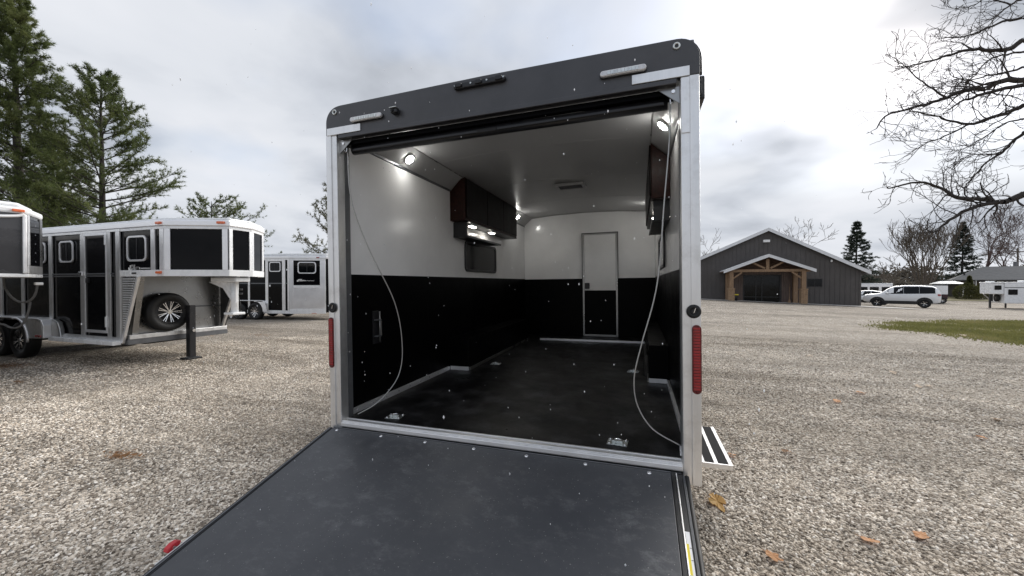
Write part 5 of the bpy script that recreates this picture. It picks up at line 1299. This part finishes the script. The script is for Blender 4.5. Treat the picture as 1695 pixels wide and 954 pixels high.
def conifer(name, label, loc, H, base, Rad, seed, mat, bark, spacing=0.5, per=5, rise=(0.75, 0.05), tuft=0.22, ntw=9, ntf=4, nb=9, blade=0.02, lean=0.0, group=None, density=1.0, droop=0.0, prof_pow=0.75):
    rg = np.random.default_rng(seed); T = thing(name, label, 'tree', loc, 0, group)
    segs = []; tv = []; td = []
    zs = np.linspace(0, H, 14); cxs = np.cumsum(rg.normal(0, 0.02*H/14, 14)); cys = np.cumsum(rg.normal(0, 0.02*H/14, 14)); cxs += lean*zs; 
    def trunk(z): return np.array([np.interp(z, zs, cxs), np.interp(z, zs, cys), z])
    def trad(z): return 0.016*H*(1-z/H)**0.9 + 0.015
    for a, b in zip(zs[:-1], zs[1:]): segs.append((trunk(a), trunk(b), trad(a), trad(b)))
    z = base
    while z < H*0.985:
        f = (z-base)/(H-base)                       # 0 low, 1 top
        Lm = Rad*((1-f)**prof_pow)*(0.62+0.38*min(1, f*4+0.4)) + (0.18 if prof_pow < 1 else 0.06)
        n = max(3, int(rg.integers(per-1, per+2)*density)); a0 = rg.uniform(0, 6.28)
        for k in range(n):
            az = a0 + 6.283*k/n + rg.normal(0, 0.25); L = Lm*rg.uniform(0.55, 1.12)
            up = rise[1] + (rise[0]-rise[1])*f + rg.normal(0, 0.10)
            d = unit(np.array([math.cos(az), math.sin(az), up])); p = trunk(z); r = 0.008+0.009*L
            m = 5; pts = [p]
            for i in range(m):
                d = unit(d + np.array([0, 0, 0.045 - droop*(1 if i < 3 else -0.6)]) + rg.normal(0, 0.07, 3)); p = p + d*L/m; pts.append(p)
            for i in range(m): segs.append((pts[i], pts[i+1], r*(1-i/m)+0.004, r*(1-(i+1)/m)+0.004))
            nt_ = max(3, int(ntw*(0.35+0.65*L/Rad)))
            for j in range(nt_):
                fr_ = 0.28 + 0.72*(j+rg.random())/nt_; ii = min(m-1, int(fr_*m)); q = pts[ii] + (pts[ii+1]-pts[ii])*(fr_*m-ii)
                bd = unit(unit(pts[ii+1]-pts[ii])*0.8 + rg.normal(0, 0.55, 3)*np.array([1.15, 1.15, 0.6]) + np.array([0, 0, 0.26 - droop*1.2]))
                bl = L*0.30*(1.15-fr_*0.7)*rg.uniform(0.6, 1.2) + 0.10
                segs.append((q, q+bd*bl, 0.010, 0.004))
                for s_ in range(ntf):
                    g_ = (s_+0.6)/ntf; tv.append(q+bd*bl*g_ + rg.normal(0, 0.03, 3)); td.append(unit(bd + rg.normal(0, 0.35, 3) + np.array([0, 0, 0.25-droop])))
        z += spacing*rg.uniform(0.75, 1.2)*(0.95+0.05*(1-f))
    v, f_ = tubes_np(segs, 5)
    link('trunk', np_mesh('trunk', v, f_, bark, True), T)
    tv = np.array(tv); td = np.array(td); n = len(tv)
    P = np.repeat(tv, nb, 0); D = np.repeat(td, nb, 0) + rg.normal(0, 0.72, (n*nb, 3)); D /= np.linalg.norm(D, axis=1, keepdims=True)
    Ln = tuft*rg.uniform(0.6, 1.15, (n*nb, 1)); W = np.cross(D, rg.normal(0, 1, (n*nb, 3))); W /= np.maximum(np.linalg.norm(W, axis=1, keepdims=True), 1e-6); W *= blade*rg.uniform(0.7, 1.3, (n*nb, 1))
    vv = np.stack([P-W, P+W, P+D*Ln], 1).reshape(-1, 3)
    link('crown', np_mesh('crown', vv, np.arange(len(vv)).reshape(-1, 3), mat), T)
    return T
G_P = 'pine trees behind the horse trailers'
p = at(32, 470, 20.5); conifer('pine_tree', 'tallest dark green pine tree rising behind the grey trailer nose', (p.x, p.y, -0.05), 17.6, 2.2, 3.9, 11, M['pine'], M['bark'], 0.44, 6, (0.85, 0.02), 0.22, 20, 6, 12, 0.0105, group=G_P)
p = at(174, 470, 21.0); conifer('pine_tree', 'broad pine tree with open branches above the black gooseneck trailer', (p.x, p.y, -0.05), 13.2, 2.0, 5.5, 23, M['pine'], M['bark'], 0.50, 5, (0.75, 0.02), 0.22, 21, 6, 12, 0.0105, group=G_P)
p = at(92, 470, 24.5); conifer('pine_tree', 'shorter pine tree filling the gap between the two tall pines', (p.x, p.y, -0.05), 11.0, 1.2, 4.6, 31, M['pine'], M['bark'], 0.55, 5, (0.7, 0.04), 0.24, 14, 5, 11, 0.012, group=G_P)
p = at(352, 470, 25.0); conifer('pine_tree', 'low pine whose branch tips just top the gooseneck roof', (p.x, p.y, -0.05), 7.0, 0.8, 5.0, 43, M['pine'], M['bark'], 0.50, 5, (0.55, 0.15), 0.19, 14, 5, 9, 0.014, group=G_P, prof_pow=0.5)
p = at(566, 470, 19.0); conifer('pine_tree', 'sparse pine tree half hidden by the open cargo trailer', (p.x, p.y, -0.05), 7.6, 1.0, 2.6, 57, M['pine_bluish'], M['bark_brown'], 0.45, 5, (1.1, 0.45), 0.16, 12, 5, 8, 0.012)
p = at(1418, 470, 50); conifer('spruce_tree', 'dark spruce tree standing behind the barn roof edge', (p.x, p.y, hz(p.x, p.y)-0.05), 10.6, 0.4, 3.7, 61, M['spruce'], M['bark'], 0.46, 8, (0.6, -0.15), 0.25, 10, 4, 8, 0.028, droop=0.12, prof_pow=1.0)
p = at(1592, 470, 72); conifer('spruce_tree', 'dark spruce tree between bare trees above the house roof', (p.x, p.y, hz(p.x, p.y)-0.05), 13.6, 0.6, 4.2, 67, M['spruce'], M['bark'], 0.56, 8, (0.6, -0.15), 0.32, 10, 4, 8, 0.036, droop=0.12, prof_pow=1.0)

def branch(segs, rg, p, d, L, r, depth, spread=0.55, up=0.12, kids=(2, 4), jit=0.18, rmin=0.006, shrink=0.66):
    m = 4; pts = [p]; 
    for i in range(m):
        d = unit(d + rg.normal(0, jit, 3) + np.array([0, 0, up*0.5])); p = p + d*L/m; pts.append(p)
        segs.append((pts[-2], pts[-1], max(rmin, r*(1-0.55*i/m)), max(rmin, r*(1-0.55*(i+1)/m))))
    if depth <= 0: return
    n = rg.integers(kids[0], kids[1]+1)
    for k in range(n):
        fr_ = rg.uniform(0.35, 1.0) if k else 1.0
        ii = min(m-1, int(fr_*m)); q = pts[ii] + (pts[ii+1]-pts[ii])*min(1, fr_*m-ii)
        nd = unit(unit(pts[ii+1]-pts[ii]) + rg.normal(0, spread, 3) + np.array([0, 0, up]))
        branch(segs, rg, q, nd, L*shrink*rg.uniform(0.75, 1.15), max(rmin, r*(0.62 if k else 0.5)*(1-0.3*fr_)), depth-1, spread, up, kids, jit, rmin, shrink)
def bare_tree(name, label, loc, H, seed, bark, stems=1, depth=5, r=0.16, first=0.30, spread=0.5, up=0.25, fan=0.35, rmin=0.014, kids=(2, 4), group=None):
    rg = np.random.default_rng(seed); T = thing(name, label, 'tree', loc, 0, group)
    trunk = []; crown = []
    for s in range(stems):
        a = rg.uniform(0, 6.28) if stems == 1 else 6.283*s/stems + rg.normal(0, 0.3)
        d = unit(np.array([math.cos(a)*fan, math.sin(a)*fan, 1.0])) if stems > 1 else np.array([rg.normal(0, .04), rg.normal(0, .04), 1.0])
        p = np.array([0.12*math.cos(a)*(stems > 1), 0.12*math.sin(a)*(stems > 1), 0.0]); L0 = H*first*rg.uniform(0.85, 1.1); m = 4
        rad = r*(1.0 if stems == 1 else 0.65)*rg.uniform(0.8, 1.1)
        pts = [p]
        for i in range(m):
            d = unit(d + rg.normal(0, 0.05, 3)); p = p + d*L0/m; pts.append(p); trunk.append((pts[-2], p, rad*(1-0.35*i/m), rad*(1-0.35*(i+1)/m)))
        n = 5 if stems == 1 else 4
        for k in range(n):
            fr_ = 0.65+0.35*k/max(1, n-1); q = pts[0] + (pts[-1]-pts[0])*fr_
            nd = unit(d + rg.normal(0, spread*0.9, 3)*np.array([1, 1, 0.4]))
            if k == n-1: nd = unit(d + rg.normal(0, 0.1, 3)); q = pts[-1]
            branch(crown, rg, q, nd, H*(1-first)*0.42*rg.uniform(0.8, 1.1), rad*0.5, depth-2, spread, up*0.6, kids, 0.13, rmin, 0.68)
    v, f_ = tubes_np(trunk, 7); link('trunk', np_mesh('trunk', v, f_, bark, True), T)
    v, f_ = tubes_np(crown, 4); link('crown', np_mesh('crown', v, f_, bark, True), T)
    return T
def put(u, d): 
    p = at(u, 470, d); return (p.x, p.y, hz(p.x, p.y)-0.05)
bare_tree('bare_tree', 'leafless tree showing above the right slope of the barn roof', put(1328, 62), 13.0, 3, M['bark_brown'], 1, 6, 0.18, 0.35, 0.6, 0.22, rmin=0.020)
bare_tree('bare_tree', 'leafless tree twigs showing beside the trailer post over the barn eave', put(1152, 58), 10.4, 5, M['bark_brown'], 1, 6, 0.16, 0.35, 0.6, 0.22, rmin=0.018)
bare_tree('bare_tree', 'wide leafless tree with many upright stems behind the white SUV', put(1530, 64), 14.0, 8, M['bark_brown'], 11, 5, 0.20, 0.42, 0.34, 0.35, 0.42, rmin=0.024)
bare_tree('bare_tree', 'small round leafless tree left of the many stemmed tree', put(1484, 62), 7.4, 13, M['bark_brown'], 1, 6, 0.12, 0.28, 0.7, 0.15, rmin=0.022)
bare_tree('bare_tree', 'tall leafless tree with reddish twigs behind the bungalow chimney side', put(1628, 76), 19.5, 17, M['bark_red'], 1, 6, 0.26, 0.38, 0.42, 0.3, rmin=0.024)
bare_tree('bare_tree', 'forked leafless tree with reddish twigs behind the bungalow ridge', put(1663, 78), 17.5, 19, M['bark_red'], 1, 6, 0.24, 0.40, 0.6, 0.2, rmin=0.026)
bare_tree('bare_tree', 'leafless reddish tree beside the utility pole', put(1718, 80), 18.0, 29, M['bark_red'], 1, 6, 0.22, 0.36, 0.6, 0.2, rmin=0.026)
bare_tree('bare_tree', 'low bushy leafless tree at the far edge of the field', put(1455, 95), 5.5, 37, M['bark_brown'], 3, 5, 0.12, 0.3, 0.7, 0.1, rmin=0.03)

# broad hedge and far wood on the horizon
def scrub(name, label, s0, s1, d, H, seed, mat, n=2600, kind='stuff', size=0.5):
    rg = np.random.default_rng(seed); vs = []
    for _ in range(n):
        s = rg.uniform(s0, s1); hh = H*(0.55+0.45*math.sin(s*0.21+seed)*math.sin(s*0.083+1.3*seed)+0.1*rg.random())
        x, y = cam_xy(s, d+rg.normal(0, d*0.03)); z = hz(x, y) + abs(rg.random())*max(0.6, hh)
        for _k in range(3):
            dd = rg.normal(0, 1, 3); dd /= np.linalg.norm(dd); w_ = np.cross(dd, rg.normal(0, 1, 3)); w_ /= np.linalg.norm(w_)
            c = np.array([x, y, z]) + rg.normal(0, size*0.6, 3)*np.array([1, 1, 0.7])
            vs += [c-w_*size*0.25, c+w_*size*0.25, c+dd*size]
    o = link(name, np_mesh(name, vs, np.arange(len(vs)).reshape(-1, 3), mat)); o['kind'] = 'stuff'; o['label'] = label; o['category'] = 'wood'
M['brush'] = leaf_mat('far brush', [(0.06, 0.052, 0.045), (0.10, 0.088, 0.072), (0.15, 0.13, 0.105)])
scrub('far_wood', 'thin brown wood along the far horizon', 40, 330, 150, 8.0, 3, M['brush'], 9000, size=1.6)
scrub('far_hedge', 'brown hedge behind the parked cars', 62, 84, 80, 3.2, 5, M['brush'], 2600, size=0.7)

# evergreen shrubs in front of the house
def shrub(label, u, d, H, W, seed, pointed=False):
    rg = np.random.default_rng(seed); T = thing('shrub', label, 'shrub', put(u, d), 0)
    vs = []
    for _ in range(2600):
        th = rg.uniform(0, 6.28); zf = rg.random()**0.8; rad = W/2*((1-zf)**0.7 if pointed else math.sqrt(max(0.02, 1-(zf*1.9-0.75)**2)))*rg.uniform(0.6, 1.0)**0.5*(1+0.15*math.sin(3*th+seed))
        c = np.array([rad*math.cos(th), rad*math.sin(th), 0.05+zf*H]); dd = unit(np.array([math.cos(th), math.sin(th), 0.5])+rg.normal(0, 0.6, 3)); w_ = unit(np.cross(dd, rg.normal(0, 1, 3)))
        vs += [c-w_*0.05, c+w_*0.05, c+dd*0.22]
    link('foliage', np_mesh('foliage', vs, np.arange(len(vs)).reshape(-1, 3), M['shrub']), T)
    MB().cyl((0, 0, 0), (0, 0, H*0.5), 0.06, 8, 0.03).build('stem', M['bark'], T)
shrub('rounded olive green shrub with a pointed tip on the house lawn', 1600, 52, 2.1, 2.7, 3)
shrub('narrow dark shrub between the porch post and the white gooseneck trailer', 1625, 52, 2.2, 1.5, 7, True)
shrub('young pointed conifer growing out of the rounded shrub', 1604.5, 53.5, 3.1, 1.0, 9, True)

# the big leafless tree whose boughs reach in from the right
OAK = thing('bare_tree', 'large dark leafless tree reaching its boughs over the gravel lot', 'tree', (0, 0, 0))
def z3(x, y): return (1400 + x*0.4193, y*0.4193)
limbs = [
 ([(704, 158), (640, 195), (560, 200), (490, 196), (400, 220), (330, 240), (250, 262)], 0.052, 10.0),
 ([(704, 316), (620, 320), (545, 350), (470, 358), (400, 386), (330, 410), (250, 430), (165, 452), (126, 500)], 0.060, 9.5),
 ([(704, 336), (600, 356), (500, 386), (455, 402), (400, 440)], 0.050, 10.4),
 ([(400, 386), (340, 350), (290, 315), (235, 262), (190, 240)], 0.022, 9.98),
 ([(704, 414), (650, 440), (560, 470), (490, 491), (420, 480), (350, 456), (270, 440)], 0.052, 10.8),
 ([(490, 491), (430, 520), (370, 546), (310, 570), (276, 590)], 0.022, 11.16),
 ([(704, 520), (660, 560), (620, 600), (560, 640), (515, 690), (480, 722)], 0.038, 11.2),
 ([(620, 600), (560, 612), (500, 612), (455, 630)], 0.020, 11.44),
 ([(704, 766), (650, 790), (600, 800), (540, 790), (440, 780), (370, 742), (290, 720), (175, 745)], 0.070, 9.8),
 ([(590, 800), (520, 812), (440, 850), (385, 890), (345, 918), (318, 905)], 0.048, 10.06),
 ([(600, 800), (592, 830), (586, 858)], 0.026, 10.04),
 ([(704, 70), (640, 82), (560, 110), (490, 140), (380, 152)], 0.034, 10.6),
 ([(704, -6), (650, 20), (600, 60), (555, 92)], 0.026, 11.0),
 ([(650, 20), (570, -5), (500, 22), (450, 40)], 0.018, 11.12),
 ([(704, 205), (640, 215), (560, 240), (520, 290), (470, 330)], 0.026, 11.0),
 ([(704, 265), (640, 285), (560, 300), (480, 320), (420, 300)], 0.026, 10.2),
 ([(704, 470), (640, 480), (580, 520), (530, 556)], 0.022, 10.6),
]
rg = np.random.default_rng(77); segs = []; main_segs = []
hub = at(1905, 300, 10.6)
for pts, r0, d0 in limbs:
    P = [np.array(at(*z3(x, y), d0 + 0.12*i)) for i, (x, y) in enumerate(pts)]
    if pts[0][0] >= 700:                            # run on to the trunk outside the frame
        end = np.array(hub) + np.array([0, 0, (P[0][2]-hub.z)*0.55])
        midp = (P[0]+end)/2 + np.array([0, 0, 0.15])
        for a, b, ra, rb in ((end, midp, r0*1.9, r0*1.45), (midp, P[0], r0*1.45, r0)): main_segs.append((a, b, ra, rb))
    Q = [np.array(v) for v in spline([Vector(p) for p in P], 4)]
    n = len(Q)
    for i in range(n-1):
        ra = r0*1.15*(1-0.80*i/n); rb = r0*1.15*(1-0.80*(i+1)/n); jit_ = rg.normal(0, 0.012, 3)
        Q[i+1] = Q[i+1] + jit_
        main_segs.append((Q[i], Q[i+1], ra, rb))
        if i > 1 and rg.random() < 0.85:
            t_ = unit(Q[i+1]-Q[i]); nd = unit(t_*0.75 + rg.normal(0, 0.55, 3) + np.array([0, 0, 0.10]))
            branch(segs, rg, Q[i], nd, rg.uniform(0.30, 0.80), max(0.010, ra*0.42), 2, 0.50, 0.06, (2, 3), 0.20, 0.0048, 0.66)
    t_ = unit(Q[-1]-Q[-2]); branch(segs, rg, Q[-1], t_, 0.16, r0*0.24, 2, 0.5, 0.04, (2, 3), 0.22, 0.0062, 0.64)
hz0 = hz(hub.x, hub.y)
tr_pts = [np.array((hub.x+0.15, hub.y, hz0-0.1)), np.array((hub.x+0.05, hub.y+0.05, 1.6)), np.array((hub.x, hub.y, 3.2)), np.array((hub.x+0.1, hub.y+0.1, 5.4)), np.array((hub.x-0.05, hub.y+0.2, 8.0)), np.array((hub.x+0.1, hub.y, 11.0))]
rads = (0.42, 0.33, 0.30, 0.24, 0.15, 0.05)
for i in range(5): main_segs.append((tr_pts[i], tr_pts[i+1], rads[i], rads[i+1]))
for k in range(9):                                  # boughs on the far side of the trunk
    a = rg.uniform(-0.9, 1.9); q = tr_pts[2] + (tr_pts[4]-tr_pts[2])*rg.random()
    branch(segs, rg, q, unit(np.array([math.cos(a), math.sin(a), 0.5])), 2.0, 0.08, 4, 0.5, 0.15, (2, 3), 0.18, 0.006, 0.68)
v, f_ = tubes_np(main_segs, 8); link('trunk', np_mesh('trunk', v, f_, M['bark'], True), OAK)
v, f_ = tubes_np(segs, 4); link('crown', np_mesh('crown', v, f_, M['bark'], True), OAK)
off = Vector((hub.x, hub.y, hz0))
for ch in OAK.children: ch.location = -off
OAK.location = off

# ------------------------------------------------------------------ fallen leaves
def leaf_mesh(seed, lobes):
    rg = np.random.default_rng(seed); n = 28; out = []
    for i in range(n):
        a = 2*math.pi*i/n
        r = 0.66 + 0.17*math.cos(a*lobes)*(0.6+0.4*math.cos(a)) + 0.05*rg.normal()
        x, y = r*math.cos(a)*1.15, r*math.sin(a)*0.8; out.append((x, y, 0.16*y*y + 0.10*math.sin(2.2*x+seed) + 0.03*rg.normal()))
    vs = [(0, 0, -0.02)] + out
    fs = [(0, i+1, (i+1) % n+1) for i in range(n)]
    k = len(vs); vs += [(-1.15, 0, 0.05), (-0.6, 0.03, 0.0), (-0.6, -0.03, 0.0)]; fs.append((k, k+1, k+2))
    return vs, fs
lm1 = leaf_mat('yellow brown leaf', [(0.58, 0.34, 0.10), (0.72, 0.47, 0.17), (0.80, 0.58, 0.26)])
lm2 = leaf_mat('orange leaf', [(0.58, 0.29, 0.13), (0.70, 0.40, 0.20), (0.78, 0.50, 0.29)])
lm3 = leaf_mat('pale tan leaf', [(0.62, 0.50, 0.37), (0.72, 0.60, 0.47), (0.80, 0.70, 0.57)])
for mm in (lm1, lm2, lm3):
    for n_ in mm.node_tree.nodes:
        if n_.type == 'TEX_NOISE': n_.inputs['Scale'].default_value = 2.5
GL = 'dry leaves lying on the gravel'
big = 'large yellow brown dry leaf on the gravel beside the trailer post'
ora = 'small orange dry leaf lying alone on the open gravel'
tan_ = 'small pale tan dry leaf lying alone on the open gravel'
pair = 'pale tan leaf lying close beside a second pale leaf'
LV = [(1187, 836, 0.095, lm1, 4, big), (1280, 928, 0.052, lm2, 5, ora), (1438, 900, 0.055, lm2, 3, ora), (1524, 893, 0.058, lm2, 4, ora), (1425, 653, 0.075, lm2, 5, ora), (1385, 667, 0.075, lm2, 3, ora), (1478, 619, 0.085, lm3, 4, tan_), (1650, 697, 0.075, lm3, 3, tan_), (1340, 590, 0.07, lm3, 5, tan_), (1520, 642, 0.07, lm3, 4, pair), (1625, 728, 0.05, lm2, 5, ora), (1556, 555, 0.12, lm3, 4, 'pale leaf at the ragged edge of the grass strip'), (1594, 557, 0.13, lm3, 3, 'pale leaf at the ragged edge of the grass strip'), (1212, 757, 0.05, lm2, 3, 'small orange dry leaf on the gravel by the fold out side step'), (1537, 641, 0.06, lm3, 4, pair)]
for i, (u, v_, s_, mt, lob, lab) in enumerate(LV):
    vs, fs = leaf_mesh(i+3, lob); me = bpy.data.meshes.new('leaf'); me.from_pydata([(a*s_, b*s_, c*s_) for a, b, c in vs], [], fs); me.materials.append(mt)
    o = link('leaf', me); p = gp(u, v_); o.location = (p.x, p.y, p.z+0.028); o.rotation_euler = (rnd.uniform(-.15, .15), rnd.uniform(-.15, .15), rnd.uniform(0, 6.28))
    sd_ = o.modifiers.new('thickness', 'SOLIDIFY'); sd_.thickness = 0.0015
    tag(o, lab, 'leaf', GL)
# rusty drifts of leaf litter on the left lot
def litter():
    rg = np.random.default_rng(8); vs = []
    for (u, v_, ru, rv, n) in ((12, 607, 30, 4, 260), (205, 757, 22, 5, 60), (430, 556, 20, 2.5, 90), (30, 634, 8, 2, 25), (345, 557, 14, 2, 40), (1300, 750, 5, 1.2, 10)):
        for _ in range(n):
            p = gp(u+rg.normal(0, ru*0.6), v_+rg.normal(0, rv*0.6)); a = rg.uniform(0, 6.28); s_ = rg.uniform(0.012, 0.035)
            c = np.array([p.x, p.y, p.z+0.012+0.01*rg.random()])
            for q in range(2):
                b_ = a+q*1.6; vs += [c, c+np.array([math.cos(b_)*s_, math.sin(b_)*s_, 0.006]), c+np.array([math.cos(b_+1.1)*s_, math.sin(b_+1.1)*s_, 0.004])]
    o = link('leaf_litter', np_mesh('leaf_litter', vs, np.arange(len(vs)).reshape(-1, 3), leaf_mat('rusty litter', [(0.22, 0.12, 0.06), (0.34, 0.19, 0.09), (0.45, 0.29, 0.16)]))); o['kind'] = 'stuff'
    o['label'] = 'rusty crumbs of leaf litter scattered on the gravel'; o['category'] = 'litter'
litter()

# ------------------------------------------------------------------ falling snow: real flakes in the air round the viewer
def snow():
    rg = np.random.default_rng(12); vs = []; fs = []
    m_, nt_, b_ = new_mat('snowflake'); M['snow'] = m_
    b_.inputs['Base Color'].default_value = (0.93, 0.94, 0.96, 1); b_.inputs['Roughness'].default_value = 0.7
    tl_ = N(nt_, 'ShaderNodeBsdfTranslucent'); tl_.inputs[0].default_value = (0.95, 0.96, 0.98, 1)
    mx_ = N(nt_, 'ShaderNodeMixShader'); mx_.inputs[0].default_value = 0.75
    nt_.links.new(b_.outputs[0], mx_.inputs[1]); nt_.links.new(tl_.outputs[0], mx_.inputs[2]); nt_.links.new(mx_.outputs[0], nt_.nodes['Material Output'].inputs[0])
    n = 0
    octa = np.array([(1, 0, 0), (-1, 0, 0), (0, 1, 0), (0, -1, 0), (0, 0, 1.5), (0, 0, -1.5)], float)
    of = np.array([(0, 2, 4), (2, 1, 4), (1, 3, 4), (3, 0, 4), (2, 0, 5), (1, 2, 5), (3, 1, 5), (0, 3, 5)])
    while n < 300:
        x, y, z = rg.uniform(-7, 8), rg.uniform(-1.6, 8), rg.uniform(0.05, 4.2)
        if abs(x) < 1.4 and y > 0.12: continue
        if (Vector((x, y, z))-CAM).length < 1.1: continue
        r = 0.0016+0.0028*rg.random()**2
        vs.append(octa*r*np.array([1, 1, rg.uniform(0.8, 1.5)]) + np.array([x, y, z])); fs.append(of+n*6); n += 1
    while n < 520:
        x, y, z = rg.uniform(-1.3, 1.5), rg.uniform(-1.3, 0.1), rg.uniform(0.7, 2.8)
        if (Vector((x, y, z))-CAM).length < 1.1: continue
        if z < 0.58+0.25*y: continue
        r = 0.0014+0.0026*rg.random()**2
        vs.append(octa*r*np.array([1, 1, rg.uniform(0.8, 1.6)]) + np.array([x, y, z])); fs.append(of+n*6); n += 1
    o = link('snowflakes', np_mesh('snowflakes', np.concatenate(vs), np.concatenate(fs), M['snow'], True)); o['kind'] = 'stuff'
    o['label'] = 'sparse white snowflakes drifting through the air'; o['category'] = 'snow'
snow()
